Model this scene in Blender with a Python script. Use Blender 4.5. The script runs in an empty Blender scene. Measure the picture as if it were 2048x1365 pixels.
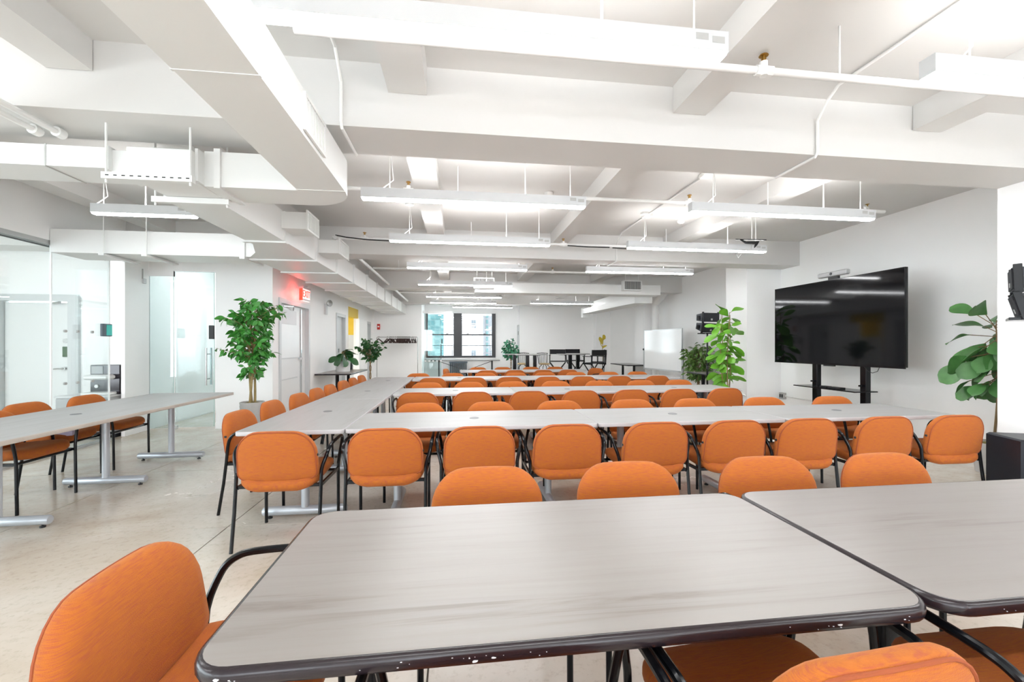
import bpy, math, random
from mathutils import Vector, Matrix
random.seed(7)
PI = math.pi
SC = bpy.context.scene
COL = SC.collection

# ------------------------------------------------------------------ camera
cam_d = bpy.data.cameras.new('camera')
cam_d.sensor_fit = 'HORIZONTAL'; cam_d.sensor_width = 36.0
cam_d.lens = 36.0 * 853.3 / 2048.0
cam_d.shift_y = (690.5 - 682.5) / 2048.0
cam_d.clip_start = 0.02; cam_d.clip_end = 300
cam = bpy.data.objects.new('camera', cam_d); COL.objects.link(cam)
cam.location = (0, 0, 1.345)
cam.rotation_euler = (PI / 2, 0, -math.atan(108.3 / 853.3))
SC.camera = cam

# ------------------------------------------------------------------ world, exposure
world = bpy.data.worlds.new('sky'); SC.world = world; world.use_nodes = True
bg = world.node_tree.nodes['Background']
bg.inputs[0].default_value = (0.88, 0.94, 1.0, 1); bg.inputs[1].default_value = 4.7
SC.view_settings.view_transform = 'Standard'; SC.view_settings.look = 'None'
SC.view_settings.exposure = 1.08; SC.view_settings.gamma = 1.0
SC.view_settings.use_curve_mapping = False
SC.cycles.max_bounces = 12; SC.cycles.diffuse_bounces = 8; SC.cycles.glossy_bounces = 4; SC.cycles.transparent_max_bounces = 12
LAMP_UP = 4.6; LAMP_COL = (1.0, 0.98, 0.96); DIFF_EMIT = 23.5

# ------------------------------------------------------------------ materials
MATS = {}
def mat(name, col, rough=0.5, metal=0.0, var=0.0, vscale=4.0, bump=0.0, bscale=80.0, emit=None, estr=0.0, spec=0.5, coat=0.0):
    m = bpy.data.materials.new(name); m.use_nodes = True; MATS[name] = m
    nt = m.node_tree; b = nt.nodes['Principled BSDF']
    b.inputs['Base Color'].default_value = (*col, 1); b.inputs['Roughness'].default_value = rough
    b.inputs['Metallic'].default_value = metal; b.inputs['Specular IOR Level'].default_value = spec
    b.inputs['Coat Weight'].default_value = coat
    geo = nt.nodes.new('ShaderNodeNewGeometry')
    if var > 0:
        n = nt.nodes.new('ShaderNodeTexNoise'); n.inputs['Scale'].default_value = vscale; n.inputs['Detail'].default_value = 4
        nt.links.new(geo.outputs['Position'], n.inputs['Vector'])
        mx = nt.nodes.new('ShaderNodeMix'); mx.data_type = 'RGBA'
        mx.inputs[6].default_value = tuple(max(0, c * (1 - var)) for c in col) + (1,)
        mx.inputs[7].default_value = tuple(min(1, c * (1 + var)) for c in col) + (1,)
        nt.links.new(n.outputs['Fac'], mx.inputs[0]); nt.links.new(mx.outputs[2], b.inputs['Base Color'])
    if bump > 0:
        n2 = nt.nodes.new('ShaderNodeTexNoise'); n2.inputs['Scale'].default_value = bscale
        tc = nt.nodes.new('ShaderNodeTexCoord'); nt.links.new(tc.outputs['Object'], n2.inputs['Vector'])
        bp = nt.nodes.new('ShaderNodeBump'); bp.inputs['Strength'].default_value = bump; bp.inputs['Distance'].default_value = 0.01
        nt.links.new(n2.outputs['Fac'], bp.inputs['Height']); nt.links.new(bp.outputs['Normal'], b.inputs['Normal'])
    if emit:
        b.inputs['Emission Color'].default_value = (*emit, 1); b.inputs['Emission Strength'].default_value = estr
    return m

def ramp(nt, fac, stops):
    r = nt.nodes.new('ShaderNodeValToRGB')
    el = r.color_ramp.elements
    while len(el) < len(stops): el.new(0.5)
    for e, (p, c) in zip(el, stops): e.position = p; e.color = (*c, 1)
    nt.links.new(fac, r.inputs[0]); return r.outputs[0]

def fabric_mat(name, ca, cb, axis_scale):
    m = mat(name, ca, 0.85, spec=0.25); nt = m.node_tree; b = nt.nodes['Principled BSDF']
    tc = nt.nodes.new('ShaderNodeTexCoord'); mp = nt.nodes.new('ShaderNodeMapping'); mp.inputs['Scale'].default_value = axis_scale
    nt.links.new(tc.outputs['Object'], mp.inputs['Vector'])
    n = nt.nodes.new('ShaderNodeTexNoise'); n.inputs['Scale'].default_value = 1.0; n.inputs['Detail'].default_value = 3; n.inputs['Roughness'].default_value = 0.6
    nt.links.new(mp.outputs[0], n.inputs['Vector'])
    c = ramp(nt, n.outputs['Fac'], [(0.38, cb), (0.52, ca), (0.68, tuple(min(1, x * 1.10) for x in ca))])
    nt.links.new(c, b.inputs['Base Color'])
    b.inputs['Sheen Weight'].default_value = 0.18; b.inputs['Sheen Roughness'].default_value = 0.4
    b.inputs['Sheen Tint'].default_value = (1.0, 0.66, 0.40, 1)
    w = nt.nodes.new('ShaderNodeTexNoise'); w.inputs['Scale'].default_value = 420; w.inputs['Detail'].default_value = 1
    nt.links.new(tc.outputs['Object'], w.inputs['Vector'])
    bp = nt.nodes.new('ShaderNodeBump'); bp.inputs['Strength'].default_value = 0.35; bp.inputs['Distance'].default_value = 0.003
    nt.links.new(w.outputs['Fac'], bp.inputs['Height']); nt.links.new(bp.outputs['Normal'], b.inputs['Normal'])
    return m

def wood_mat(name, light, mid, dark, rough, sc=(1.6, 16, 16)):
    m = mat(name, light, rough, spec=0.4); nt = m.node_tree; b = nt.nodes['Principled BSDF']
    tc = nt.nodes.new('ShaderNodeTexCoord'); oi = nt.nodes.new('ShaderNodeObjectInfo')
    add = nt.nodes.new('ShaderNodeVectorMath'); add.operation = 'ADD'
    sc1 = nt.nodes.new('ShaderNodeVectorMath'); sc1.operation = 'SCALE'; sc1.inputs[3].default_value = 31.0
    cmb = nt.nodes.new('ShaderNodeCombineXYZ'); nt.links.new(oi.outputs['Random'], cmb.inputs[0]); nt.links.new(oi.outputs['Random'], cmb.inputs[1])
    nt.links.new(cmb.outputs[0], sc1.inputs[0])
    mp = nt.nodes.new('ShaderNodeMapping'); mp.inputs['Scale'].default_value = sc
    nt.links.new(tc.outputs['Object'], mp.inputs['Vector'])
    nt.links.new(mp.outputs[0], add.inputs[0]); nt.links.new(sc1.outputs[0], add.inputs[1])
    n = nt.nodes.new('ShaderNodeTexNoise'); n.inputs['Scale'].default_value = 1.0; n.inputs['Detail'].default_value = 8; n.inputs['Roughness'].default_value = 0.62; n.inputs['Distortion'].default_value = 0.6
    nt.links.new(add.outputs[0], n.inputs['Vector'])
    n2 = nt.nodes.new('ShaderNodeTexNoise'); n2.inputs['Scale'].default_value = 0.28; n2.inputs['Detail'].default_value = 2
    nt.links.new(add.outputs[0], n2.inputs['Vector'])
    m1 = nt.nodes.new('ShaderNodeMath'); m1.operation = 'MULTIPLY_ADD'; m1.inputs[1].default_value = 0.35
    nt.links.new(n2.outputs['Fac'], m1.inputs[0]); 
    m2 = nt.nodes.new('ShaderNodeMath'); m2.operation = 'MULTIPLY'; m2.inputs[1].default_value = 0.65
    nt.links.new(n.outputs['Fac'], m2.inputs[0]); nt.links.new(m2.outputs[0], m1.inputs[2])
    c = ramp(nt, m1.outputs[0], [(0.34, dark), (0.43, mid), (0.52, light), (0.7, tuple(min(1, x * 1.05) for x in light))])
    nt.links.new(c, b.inputs['Base Color'])
    return m

def glass_mat(name, tint=(0.93, 0.97, 0.97), refl=0.06):
    m = bpy.data.materials.new(name); m.use_nodes = True; MATS[name] = m
    nt = m.node_tree; nt.nodes.clear()
    out = nt.nodes.new('ShaderNodeOutputMaterial'); mix = nt.nodes.new('ShaderNodeMixShader')
    t = nt.nodes.new('ShaderNodeBsdfTransparent'); t.inputs[0].default_value = (*tint, 1)
    g = nt.nodes.new('ShaderNodeBsdfGlossy'); g.inputs['Roughness'].default_value = 0.0
    lw = nt.nodes.new('ShaderNodeLayerWeight'); lw.inputs[0].default_value = 0.18
    ma = nt.nodes.new('ShaderNodeMath'); ma.operation = 'MULTIPLY_ADD'; ma.inputs[1].default_value = 0.75; ma.inputs[2].default_value = refl
    nt.links.new(lw.outputs['Fresnel'], ma.inputs[0]); nt.links.new(ma.outputs[0], mix.inputs[0])
    nt.links.new(t.outputs[0], mix.inputs[1]); nt.links.new(g.outputs[0], mix.inputs[2]); nt.links.new(mix.outputs[0], out.inputs[0])
    return m

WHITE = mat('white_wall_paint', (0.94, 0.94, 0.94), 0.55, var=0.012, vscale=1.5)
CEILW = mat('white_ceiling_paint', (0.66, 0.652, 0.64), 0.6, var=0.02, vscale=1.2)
DUCTW = mat('white_duct_paint', (0.75, 0.755, 0.745), 0.42, var=0.015, vscale=3)
PIPEW = mat('white_pipe_paint', (0.80, 0.80, 0.79), 0.35, var=0.02, vscale=8)
DOORG = mat('pale_grey_door_paint', (0.62, 0.64, 0.65), 0.4, var=0.02)
DOORW = mat('white_door_paint', (0.78, 0.79, 0.79), 0.35, var=0.02)
JOINT = mat('dark_floor_joint', (0.10, 0.085, 0.07), 0.9, var=0.2, vscale=30)
FABV = fabric_mat('orange_woven_fabric', (0.42, 0.120, 0.018), (0.375, 0.090, 0.033), (30, 30, 650))
FABH = fabric_mat('orange_woven_seat_fabric', (0.405, 0.114, 0.017), (0.36, 0.085, 0.031), (30, 650, 30))
PIPING = mat('orange_piping', (0.30, 0.065, 0.016), 0.8, var=0.1, vscale=60)
BLACKM = mat('black_gloss_metal', (0.003, 0.0035, 0.005), 0.20, var=0.2, vscale=9, spec=0.32)
BLACKP = mat('black_plastic', (0.012, 0.013, 0.015), 0.45, var=0.2, vscale=9)
BLACKF = mat('black_canvas', (0.010, 0.010, 0.011), 0.8, var=0.2, vscale=30)
NAVYB = mat('black_blue_cabinet', (0.010, 0.012, 0.020), 0.4, var=0.2, vscale=20, bump=0.15, bscale=300)
GRILLB = mat('speaker_grille', (0.008, 0.009, 0.014), 0.6, var=0.3, vscale=200, bump=0.4, bscale=500)
SILVER = mat('silver_leg_paint', (0.50, 0.53, 0.57), 0.32, metal=0.35, var=0.03)
CHROME = mat('brushed_steel', (0.55, 0.56, 0.56), 0.25, metal=1.0, var=0.05, vscale=20)
BRASS = mat('brass', (0.45, 0.28, 0.08), 0.35, metal=1.0, var=0.1, vscale=40)
WOODT = wood_mat('pale_grey_oak_laminate', (0.258, 0.236, 0.223), (0.246, 0.222, 0.208), (0.186, 0.161, 0.149), 0.30, (1.2, 24, 24))
WOODW = wood_mat('white_ash_laminate', (0.345, 0.345, 0.342), (0.332, 0.329, 0.324), (0.294, 0.287, 0.281), 0.42)
EDGED = mat('dark_brown_edge_band', (0.018, 0.012, 0.015), 0.24, var=0.25, vscale=6)
EDGEG = mat('grey_edge_band', (0.50, 0.49, 0.50), 0.4, var=0.05, vscale=20)
EDGET = mat('tan_edge_band', (0.46, 0.41, 0.36), 0.45, var=0.08, vscale=20)
CHIP = mat('chipped_edge_core', (0.72, 0.72, 0.74), 0.6, var=0.1, vscale=90)
GROM = mat('grey_grommet', (0.16, 0.165, 0.17), 0.4, var=0.1, vscale=40)
POTW = mat('white_ceramic', (0.80, 0.80, 0.79), 0.3, var=0.02, vscale=10)
POTG = mat('grey_ribbed_fibre', (0.47, 0.47, 0.46), 0.7, var=0.08, vscale=30)
SOIL = mat('moss_soil', (0.16, 0.13, 0.03), 0.9, var=0.4, vscale=60, bump=0.6, bscale=120)
BARK = mat('tan_bark', (0.30, 0.22, 0.09), 0.75, var=0.3, vscale=25, bump=0.3, bscale=60)
BARKD = mat('brown_bark', (0.20, 0.13, 0.06), 0.75, var=0.3, vscale=25, bump=0.3, bscale=60)
LEAFA = mat('ficus_leaf', (0.045, 0.24, 0.030), 0.42, var=0.45, vscale=14)
LEAFB = mat('fiddle_leaf_bright', (0.15, 0.40, 0.035), 0.38, var=0.45, vscale=7)
LEAFC = mat('fiddle_leaf_dark', (0.07, 0.20, 0.055), 0.35, var=0.45, vscale=12)
LEAFD = mat('dusty_green_leaf', (0.10, 0.20, 0.04), 0.45, var=0.5, vscale=14)
LEAFE = mat('deep_green_leaf', (0.018, 0.10, 0.022), 0.35, var=0.4, vscale=14)
LEAFT = mat('teal_green_leaf', (0.03, 0.20, 0.10), 0.45, var=0.5, vscale=14)
LEAFY = mat('yellow_leaf', (0.55, 0.42, 0.04), 0.5, var=0.3, vscale=14)
SCREEN = mat('tv_screen_glass', (0.002, 0.002, 0.003), 0.06, spec=0.32, var=0.1)
WBOARD = mat('whiteboard_enamel', (0.88, 0.89, 0.89), 0.12, var=0.01)
DARKFR = mat('dark_window_frame', (0.030, 0.031, 0.034), 0.4, var=0.15, vscale=8)
ALU = mat('aluminium_rail', (0.50, 0.51, 0.51), 0.35, metal=0.6, var=0.04)
YELLOW = mat('yellow_paint', (0.80, 0.56, 0.03), 0.5, var=0.04)
REDP = mat('red_plastic', (0.65, 0.03, 0.02), 0.4, var=0.1, vscale=40)
EXITR = mat('exit_letter_red', (0.8, 0.02, 0.01), 0.4, emit=(1.0, 0.03, 0.015), estr=1.6, var=0.02)
EXITW = mat('exit_panel', (0.85, 0.80, 0.78), 0.4, emit=(1.0, 0.72, 0.68), estr=0.45, var=0.02)
DIFF = mat('lamp_diffuser', (0.9, 0.9, 0.9), 0.5, emit=(0.97, 0.985, 1.0), estr=DIFF_EMIT, var=0.01)
FIXT = mat('lamp_housing', (0.62, 0.63, 0.64), 0.4, var=0.01)
CABLE = mat('black_cable', (0.015, 0.015, 0.015), 0.6, var=0.2, vscale=30)
CABLEW = mat('grey_cable', (0.45, 0.45, 0.44), 0.6, var=0.1, vscale=30)
LAVEN = mat('lavender_paper', (0.55, 0.50, 0.66), 0.6, var=0.05)
TEALB = mat('teal_curtain_wall', (0.010, 0.070, 0.075), 0.15, var=0.35, vscale=0.9)
TEALP = mat('pale_teal_spandrel', (0.075, 0.135, 0.135), 0.2, var=0.2, vscale=0.7)
BLDW = mat('white_building_stone', (0.165, 0.163, 0.168), 0.7, var=0.04, vscale=0.5)
BLDG = mat('grey_building_window', (0.035, 0.045, 0.055), 0.2, var=0.3, vscale=0.8)
BLDS = mat('speckled_building', (0.12, 0.12, 0.13), 0.7, var=0.3, vscale=2.5)
HANGER = mat('dark_brown_hanger', (0.035, 0.012, 0.010), 0.5, var=0.2, vscale=30)
SEATB = mat('tan_vinyl_seat', (0.50, 0.36, 0.18), 0.5, var=0.15, vscale=20)
TEALS = mat('teal_display', (0.01, 0.12, 0.12), 0.15, emit=(0.05, 0.6, 0.5), estr=0.25, var=0.2, vscale=60)
APPL = mat('appliance_black_glass', (0.012, 0.010, 0.016), 0.12, var=0.2, vscale=12)
CABG = mat('grey_cabinet', (0.42, 0.43, 0.44), 0.45, var=0.03)
RADI = mat('radiator_grey', (0.10, 0.13, 0.16), 0.5, var=0.1)
GLASS = glass_mat('clear_glass', (0.94, 0.975, 0.97), 0.05)
GLASSG = glass_mat('greenish_glass', (0.86, 0.93, 0.93), 0.07)
GLASSE = mat('green_glass_edge', (0.45, 0.62, 0.60), 0.2, var=0.05)

def concrete():
    m = mat('polished_concrete', (0.5, 0.45, 0.38), 0.22, spec=0.55); nt = m.node_tree; b = nt.nodes['Principled BSDF']
    geo = nt.nodes.new('ShaderNodeNewGeometry')
    n = nt.nodes.new('ShaderNodeTexNoise'); n.inputs['Scale'].default_value = 0.75; n.inputs['Detail'].default_value = 7; n.inputs['Roughness'].default_value = 0.62; n.inputs['Distortion'].default_value = 0.5
    nt.links.new(geo.outputs['Position'], n.inputs['Vector'])
    c = ramp(nt, n.outputs['Fac'], [(0.30, (0.44, 0.36, 0.27)), (0.45, (0.545, 0.485, 0.41)), (0.60, (0.61, 0.57, 0.51)), (0.78, (0.65, 0.62, 0.58))])
    n2 = nt.nodes.new('ShaderNodeTexNoise'); n2.inputs['Scale'].default_value = 26; n2.inputs['Detail'].default_value = 5; n2.inputs['Roughness'].default_value = 0.7
    nt.links.new(geo.outputs['Position'], n2.inputs['Vector'])
    c2 = ramp(nt, n2.outputs['Fac'], [(0.30, (0.78, 0.76, 0.72)), (0.48, (1, 1, 1)), (0.75, (1.0, 1.0, 1.0))])
    mx = nt.nodes.new('ShaderNodeMix'); mx.data_type = 'RGBA'; mx.blend_type = 'MULTIPLY'; mx.inputs[0].default_value = 0.8
    nt.links.new(c, mx.inputs[6]); nt.links.new(c2, mx.inputs[7]); nt.links.new(mx.outputs[2], b.inputs['Base Color'])
    r = ramp(nt, n.outputs['Fac'], [(0.3, (0.16,) * 3), (0.7, (0.30,) * 3)]); nt.links.new(r, b.inputs['Roughness'])
    return m
CONC = concrete()

# ------------------------------------------------------------------ mesh builder
class MB:
    def __init__(s): s.v = []; s.f = []
    def add(s, vs, fs):
        k = len(s.v); s.v += [tuple(p) for p in vs]; s.f += [tuple(i + k for i in f) for f in fs]; return s
    def box(s, x0, x1, y0, y1, z0, z1):
        return s.add([(x0, y0, z0), (x1, y0, z0), (x1, y1, z0), (x0, y1, z0), (x0, y0, z1), (x1, y0, z1), (x1, y1, z1), (x0, y1, z1)],
                     [(0, 3, 2, 1), (4, 5, 6, 7), (0, 1, 5, 4), (1, 2, 6, 5), (2, 3, 7, 6), (3, 0, 4, 7)])
    def bbox(s, x0, x1, y0, y1, z0, z1, b=0.004):
        pts = [(x0 + b, y0), (x1 - b, y0), (x1, y0 + b), (x1, y1 - b), (x1 - b, y1), (x0 + b, y1), (x0, y1 - b), (x0, y0 + b)]
        return s.prism(pts, z0, z1, b)
    def prism(s, pts, z0, z1, b=0.0):
        n = len(pts)
        if b <= 0:
            vs = [(x, y, z0) for x, y in pts] + [(x, y, z1) for x, y in pts]
            return s.add(vs, [tuple(range(n - 1, -1, -1)), tuple(range(n, 2 * n))] + [(i, (i + 1) % n, n + (i + 1) % n, n + i) for i in range(n)])
        cx = sum(p[0] for p in pts) / n; cy = sum(p[1] for p in pts) / n
        ex = max(abs(p[0] - cx) for p in pts); ey = max(abs(p[1] - cy) for p in pts)
        def ins(d): return [(cx + (x - cx) * (1 - d / ex), cy + (y - cy) * (1 - d / ey)) for x, y in pts]
        rings = [(ins(b), z0), (pts, z0 + b), (pts, z1 - b), (ins(b), z1)]
        vs = [(x, y, z) for r, z in rings for x, y in r]
        fs = [tuple(range(n - 1, -1, -1)), tuple(range(3 * n, 4 * n))]
        for k in range(3): fs += [(k * n + i, k * n + (i + 1) % n, (k + 1) * n + (i + 1) % n, (k + 1) * n + i) for i in range(n)]
        return s.add(vs, fs)
    def tube(s, path, r, seg=8, closed=False):
        P = [Vector(p) for p in path]; n = len(P)
        rr = r if isinstance(r, (list, tuple)) else [r] * n
        T = []
        for i in range(n):
            a = P[(i - 1) % n] if (closed or i > 0) else P[0]; b = P[(i + 1) % n] if (closed or i < n - 1) else P[-1]
            t = (b - a); T.append(t.normalized() if t.length > 1e-9 else Vector((0, 0, 1)))
        up = Vector((0, 0, 1)) if abs(T[0].z) < 0.9 else Vector((1, 0, 0))
        nrm = T[0].cross(up).normalized(); vs = []
        for i in range(n):
            nrm = (nrm - T[i] * nrm.dot(T[i]));
            if nrm.length < 1e-6: nrm = T[i].orthogonal()
            nrm.normalize(); bn = T[i].cross(nrm)
            for k in range(seg):
                a = 2 * PI * k / seg; vs.append(P[i] + (nrm * math.cos(a) + bn * math.sin(a)) * rr[i])
        fs = []
        for i in range(n if closed else n - 1):
            j = (i + 1) % n
            for k in range(seg): fs.append((i * seg + k, i * seg + (k + 1) % seg, j * seg + (k + 1) % seg, j * seg + k))
        if not closed: fs += [tuple(range(seg - 1, -1, -1)), tuple(range((n - 1) * seg, n * seg))]
        return s.add(vs, fs)
    def cyl(s, p0, p1, r, seg=12): return s.tube([p0, p1], r, seg)
    def lathe(s, prof, c=(0, 0, 0), seg=20):
        n = len(prof); vs = [(c[0] + r * math.cos(2 * PI * k / seg), c[1] + r * math.sin(2 * PI * k / seg), c[2] + z) for r, z in prof for k in range(seg)]
        fs = [(i * seg + k, i * seg + (k + 1) % seg, (i + 1) * seg + (k + 1) % seg, (i + 1) * seg + k) for i in range(n - 1) for k in range(seg)]
        fs += [tuple(range(seg - 1, -1, -1)), tuple(range((n - 1) * seg, n * seg))]
        return s.add(vs, fs)
    def bar(s, p0, p1, w, h):
        a, b = Vector(p0), Vector(p1); t = (b - a).normalized(); up = Vector((0, 0, 1)) if abs(t.z) < 0.95 else Vector((0, 1, 0))
        sd = t.cross(up).normalized() * w / 2; u = sd.cross(t).normalized() * h / 2
        return s.add([a - sd - u, a + sd - u, a + sd + u, a - sd + u, b - sd - u, b + sd - u, b + sd + u, b - sd + u],
                     [(0, 1, 2, 3), (7, 6, 5, 4), (0, 4, 5, 1), (1, 5, 6, 2), (2, 6, 7, 3), (3, 7, 4, 0)])
    def mesh(s, name, smooth=35):
        me = bpy.data.meshes.new(name); me.from_pydata(s.v, [], s.f); me.validate()
        if smooth:
            me.polygons.foreach_set('use_smooth', [True] * len(me.polygons)); me.set_sharp_from_angle(angle=math.radians(smooth))
        me.update(); return me
    def obj(s, name, m, parent=None, smooth=35, label=None):
        return obj(name, s.mesh(name, smooth), m, parent, label=label)

def obj(name, me, m=None, parent=None, loc=None, rot=None, label=None):
    if m is not None and not me.materials: me.materials.append(m)
    o = bpy.data.objects.new(name, me); COL.objects.link(o)
    if parent: o.parent = parent
    if loc: o.location = loc
    if rot: o.rotation_euler = rot
    if label: o['label'] = label
    return o
def tag(o, label, cat, group=None):
    o['label'] = label; o['category'] = cat
    if group: o['group'] = group
    return o
def thing(name, label, cat, loc=(0, 0, 0), rz=0.0, group=None):
    o = bpy.data.objects.new(name, None); COL.objects.link(o); o.location = loc; o.rotation_euler = (0, 0, rz)
    o.empty_display_size = 0.1
    return tag(o, label, cat, group)
def struct(o): o['kind'] = 'structure'; return o
def copy_tree(o, parent=None):
    c = o.copy(); COL.objects.link(c); c.parent = parent
    for ch in list(o.children): copy_tree(ch, c)
    return c
ORD = ['first', 'second', 'third', 'fourth', 'fifth', 'sixth', 'seventh', 'eighth', 'ninth', 'tenth']
def rrect(w, d, r, seg=6, cx=0, cy=0):
    pts = []
    for sx, sy, a0 in ((1, 1, 0), (-1, 1, PI / 2), (-1, -1, PI), (1, -1, 1.5 * PI)):
        for k in range(seg + 1):
            a = a0 + PI / 2 * k / seg
            pts.append((cx + sx * (w / 2 - r) + r * math.cos(a), cy + sy * (d / 2 - r) + r * math.sin(a)))
    return pts

# ================================================================== SETTING
ZC = 3.20          # ceiling slab
XL, XR, YB, YF = -8.2, 6.09, -4.2, 16.9
fl = struct(MB().box(XL, XR, YB, 17.6, -0.12, -0.006).obj('floor', JOINT, smooth=0))
sx, gx0, gy0, g = 1.565, -1.687, 3.397, 0.004
slab = MB().prism([(g, g), (sx - g, g), (sx - g, sx - g), (g, sx - g)], -0.006, 0.0).mesh('floor_slab', 0); slab.materials.append(CONC)
for i in range(-5, 5):
    for j in range(-5, 10):
        x0 = gx0 + i * sx; y0 = gy0 + j * sx
        if x0 + sx > XR + 1.6 or y0 > 17.5: continue
        o = obj('floor_slab', slab, None, fl, (x0, y0, 0))
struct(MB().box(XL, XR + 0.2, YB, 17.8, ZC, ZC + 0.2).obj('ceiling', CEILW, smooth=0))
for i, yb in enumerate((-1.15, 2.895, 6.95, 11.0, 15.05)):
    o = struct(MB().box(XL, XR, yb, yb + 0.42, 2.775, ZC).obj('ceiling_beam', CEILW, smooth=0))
JX = (-6.41, -4.43, -2.45, -0.455, 1.53, 3.50)
jm = {}
for xj in JX:
    for ya, yb in ((-3.75, -1.15), (-0.73, 2.895), (3.315, 6.95), (7.37, 11.0), (11.42, 15.05)):
        if xj < -4 and ya > 5: continue
        k = round(yb - ya, 2)
        if k not in jm: jm[k] = MB().box(0, 0.25, 0, k, 3.01, ZC).mesh('ceiling_joist', 0); jm[k].materials.append(CEILW)
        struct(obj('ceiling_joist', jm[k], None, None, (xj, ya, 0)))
# walls
struct(MB().box(XR, XR + 0.15, YB, 17.0, 0, ZC).obj('wall_right', WHITE, smooth=0))
struct(MB().box(4.9, XR, 2.895, 3.315, 0, 2.775).obj('wall_right_column', WHITE, smooth=0))
struct(MB().box(5.39, XR, 7.4, 8.03, 0, ZC).obj('wall_right_pilaster', WHITE, smooth=0))
struct(MB().box(5.80, XR, 12.8, 13.45, 0, ZC).obj('wall_right_pilaster', WHITE, smooth=0))
# glazed-room back wall with door opening (Y=7.4)
struct(MB().box(XL, -6.95, 7.4, 7.55, 0, ZC).box(-6.95, -5.82, 7.4, 7.55, 2.09, ZC).box(-5.82, -4.85, 7.4, 7.55, 0, ZC)
       .obj('wall_glass_room', WHITE, smooth=0))
# wall over the glass door and beside it
struct(MB().box(-4.85, -3.86, 7.42, 7.55, 2.53, ZC).box(-3.86, -3.0, 7.40, 7.55, 0, ZC).obj('wall_alcove', WHITE, smooth=0))
# header above glass partition, pier
struct(MB().box(-5.0, -4.85, YB, 7.4, 2.60, ZC).box(-4.90, -4.85, 6.93, 7.4, 0, 2.60).obj('wall_left', WHITE, smooth=0))
# exit wall X=-3.0 with door openings
def wall_x(name, x0, x1, segs, m=WHITE):
    b = MB()
    for (ya, yb, za, zb) in segs: b.box(x0, x1, ya, yb, za, zb)
    return struct(b.obj(name, m, smooth=0))
wall_x('wall_exit', -3.15, -3.0, [(7.55, 7.68, 0, ZC), (7.68, 9.08, 2.10, ZC), (9.08, 11.1, 0, ZC), (11.1, 11.88, 2.10, ZC), (11.88, 12.25, 0, ZC),
                                  (12.25, 13.5, 2.42, ZC), (13.5, 14.42, 0, ZC), (14.42, 15.18, 2.08, ZC), (15.18, 15.95, 0, ZC)])
struct(MB().box(-3.0, -1.31, 15.8, 15.95, 0, ZC).obj('wall_back_left', WHITE, smooth=0))
struct(MB().box(-1.46, -1.31, 15.95, 17.5, 0, ZC).obj('wall_window_left', WHITE, smooth=0))
struct(MB().box(-1.31, 2.45, 17.4, 17.6, 0, 0.82).box(-1.31, -1.25, 17.4, 17.6, 0.82, 2.60).box(1.52, 2.45, 17.4, 17.6, 0.82, 2.60).box(-1.31, 2.45, 17.4, 17.6, 2.60, ZC)
       .obj('wall_window', WHITE, smooth=0))
struct(MB().box(2.45, 2.60, 16.9, 17.6, 0, ZC).obj('wall_window_right', WHITE, smooth=0))
struct(MB().box(2.60, XR, 16.905, 17.05, 0, ZC).obj('wall_back_right', WHITE, smooth=0))
struct(MB().box(5.50, XR, 16.55, 16.904, 0, ZC).obj('wall_back_pier', WHITE, smooth=0))
# unseen rear and outer walls; their window openings are added to let in daylight
rb = MB().box(XL, XR, YB - 0.15, YB, 0, 0.85).box(XL, XR, YB - 0.15, YB, 2.6, ZC)
for k in range(8): rb.box(XL + k * 2.03, XL + k * 2.03 + 1.0, YB - 0.15, YB, 0.85, 2.6)
struct(rb.obj('wall_rear', WHITE, smooth=0))
rb = MB().box(XL - 0.15, XL, YB, 7.4, 0, 0.4).box(XL - 0.15, XL, YB, 7.4, 3.0, ZC).box(XL - 0.15, XL, 3.6, 7.4, 0.4, 3.0)  # glazing added in this unseen wall so daylight reaches the right wall
for k in range(5): rb.box(XL - 0.15, XL, YB + k * 1.92, YB + k * 1.92 + 0.08, 0.4, 3.0)
struct(rb.obj('wall_far_left', WHITE, smooth=0))
def portal(loc, rot, sx_, sy_):
    d = bpy.data.lights.new('window_portal', 'AREA'); d.shape = 'RECTANGLE'; d.size = sx_; d.size_y = sy_; d.cycles.is_portal = True
    o = bpy.data.objects.new('window_portal', d); COL.objects.link(o); o.location = loc; o.rotation_euler = rot
portal(((XL + XR) / 2, YB - 0.16, 1.725), (PI / 2, 0, 0), XR - XL, 1.75)
portal((XL - 0.16, (YB + 3.6) / 2, 1.7), (PI / 2, 0, -PI / 2), 3.6 - YB, 2.6)
portal((0.13, 17.62, 1.72), (PI / 2, 0, PI), 2.8, 1.9)
# baseboards
struct(MB().box(XR - 0.015, XR, 3.32, 7.4, 0, 0.10).obj('baseboard_right', WHITE, smooth=0))
struct(MB().box(-3.86, -3.0, 7.385, 7.4, 0, 0.10).obj('baseboard_alcove', WHITE, smooth=0))
# yellow recess off the exit wall
struct(MB().box(-4.2, -3.15, 13.5, 13.62, 0, 1.65).obj('wall_recess_side', DOORG, smooth=0))
struct(MB().box(-4.2, -3.15, 13.5, 13.62, 1.65, ZC).box(-4.2, -3.02, 12.25, 13.5, 2.15, 2.42).obj('wall_yellow_recess', YELLOW, smooth=0))
struct(MB().box(-4.35, -4.2, 12.1, 13.6, 0, ZC).obj('wall_recess_back', WHITE, smooth=0))

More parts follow.
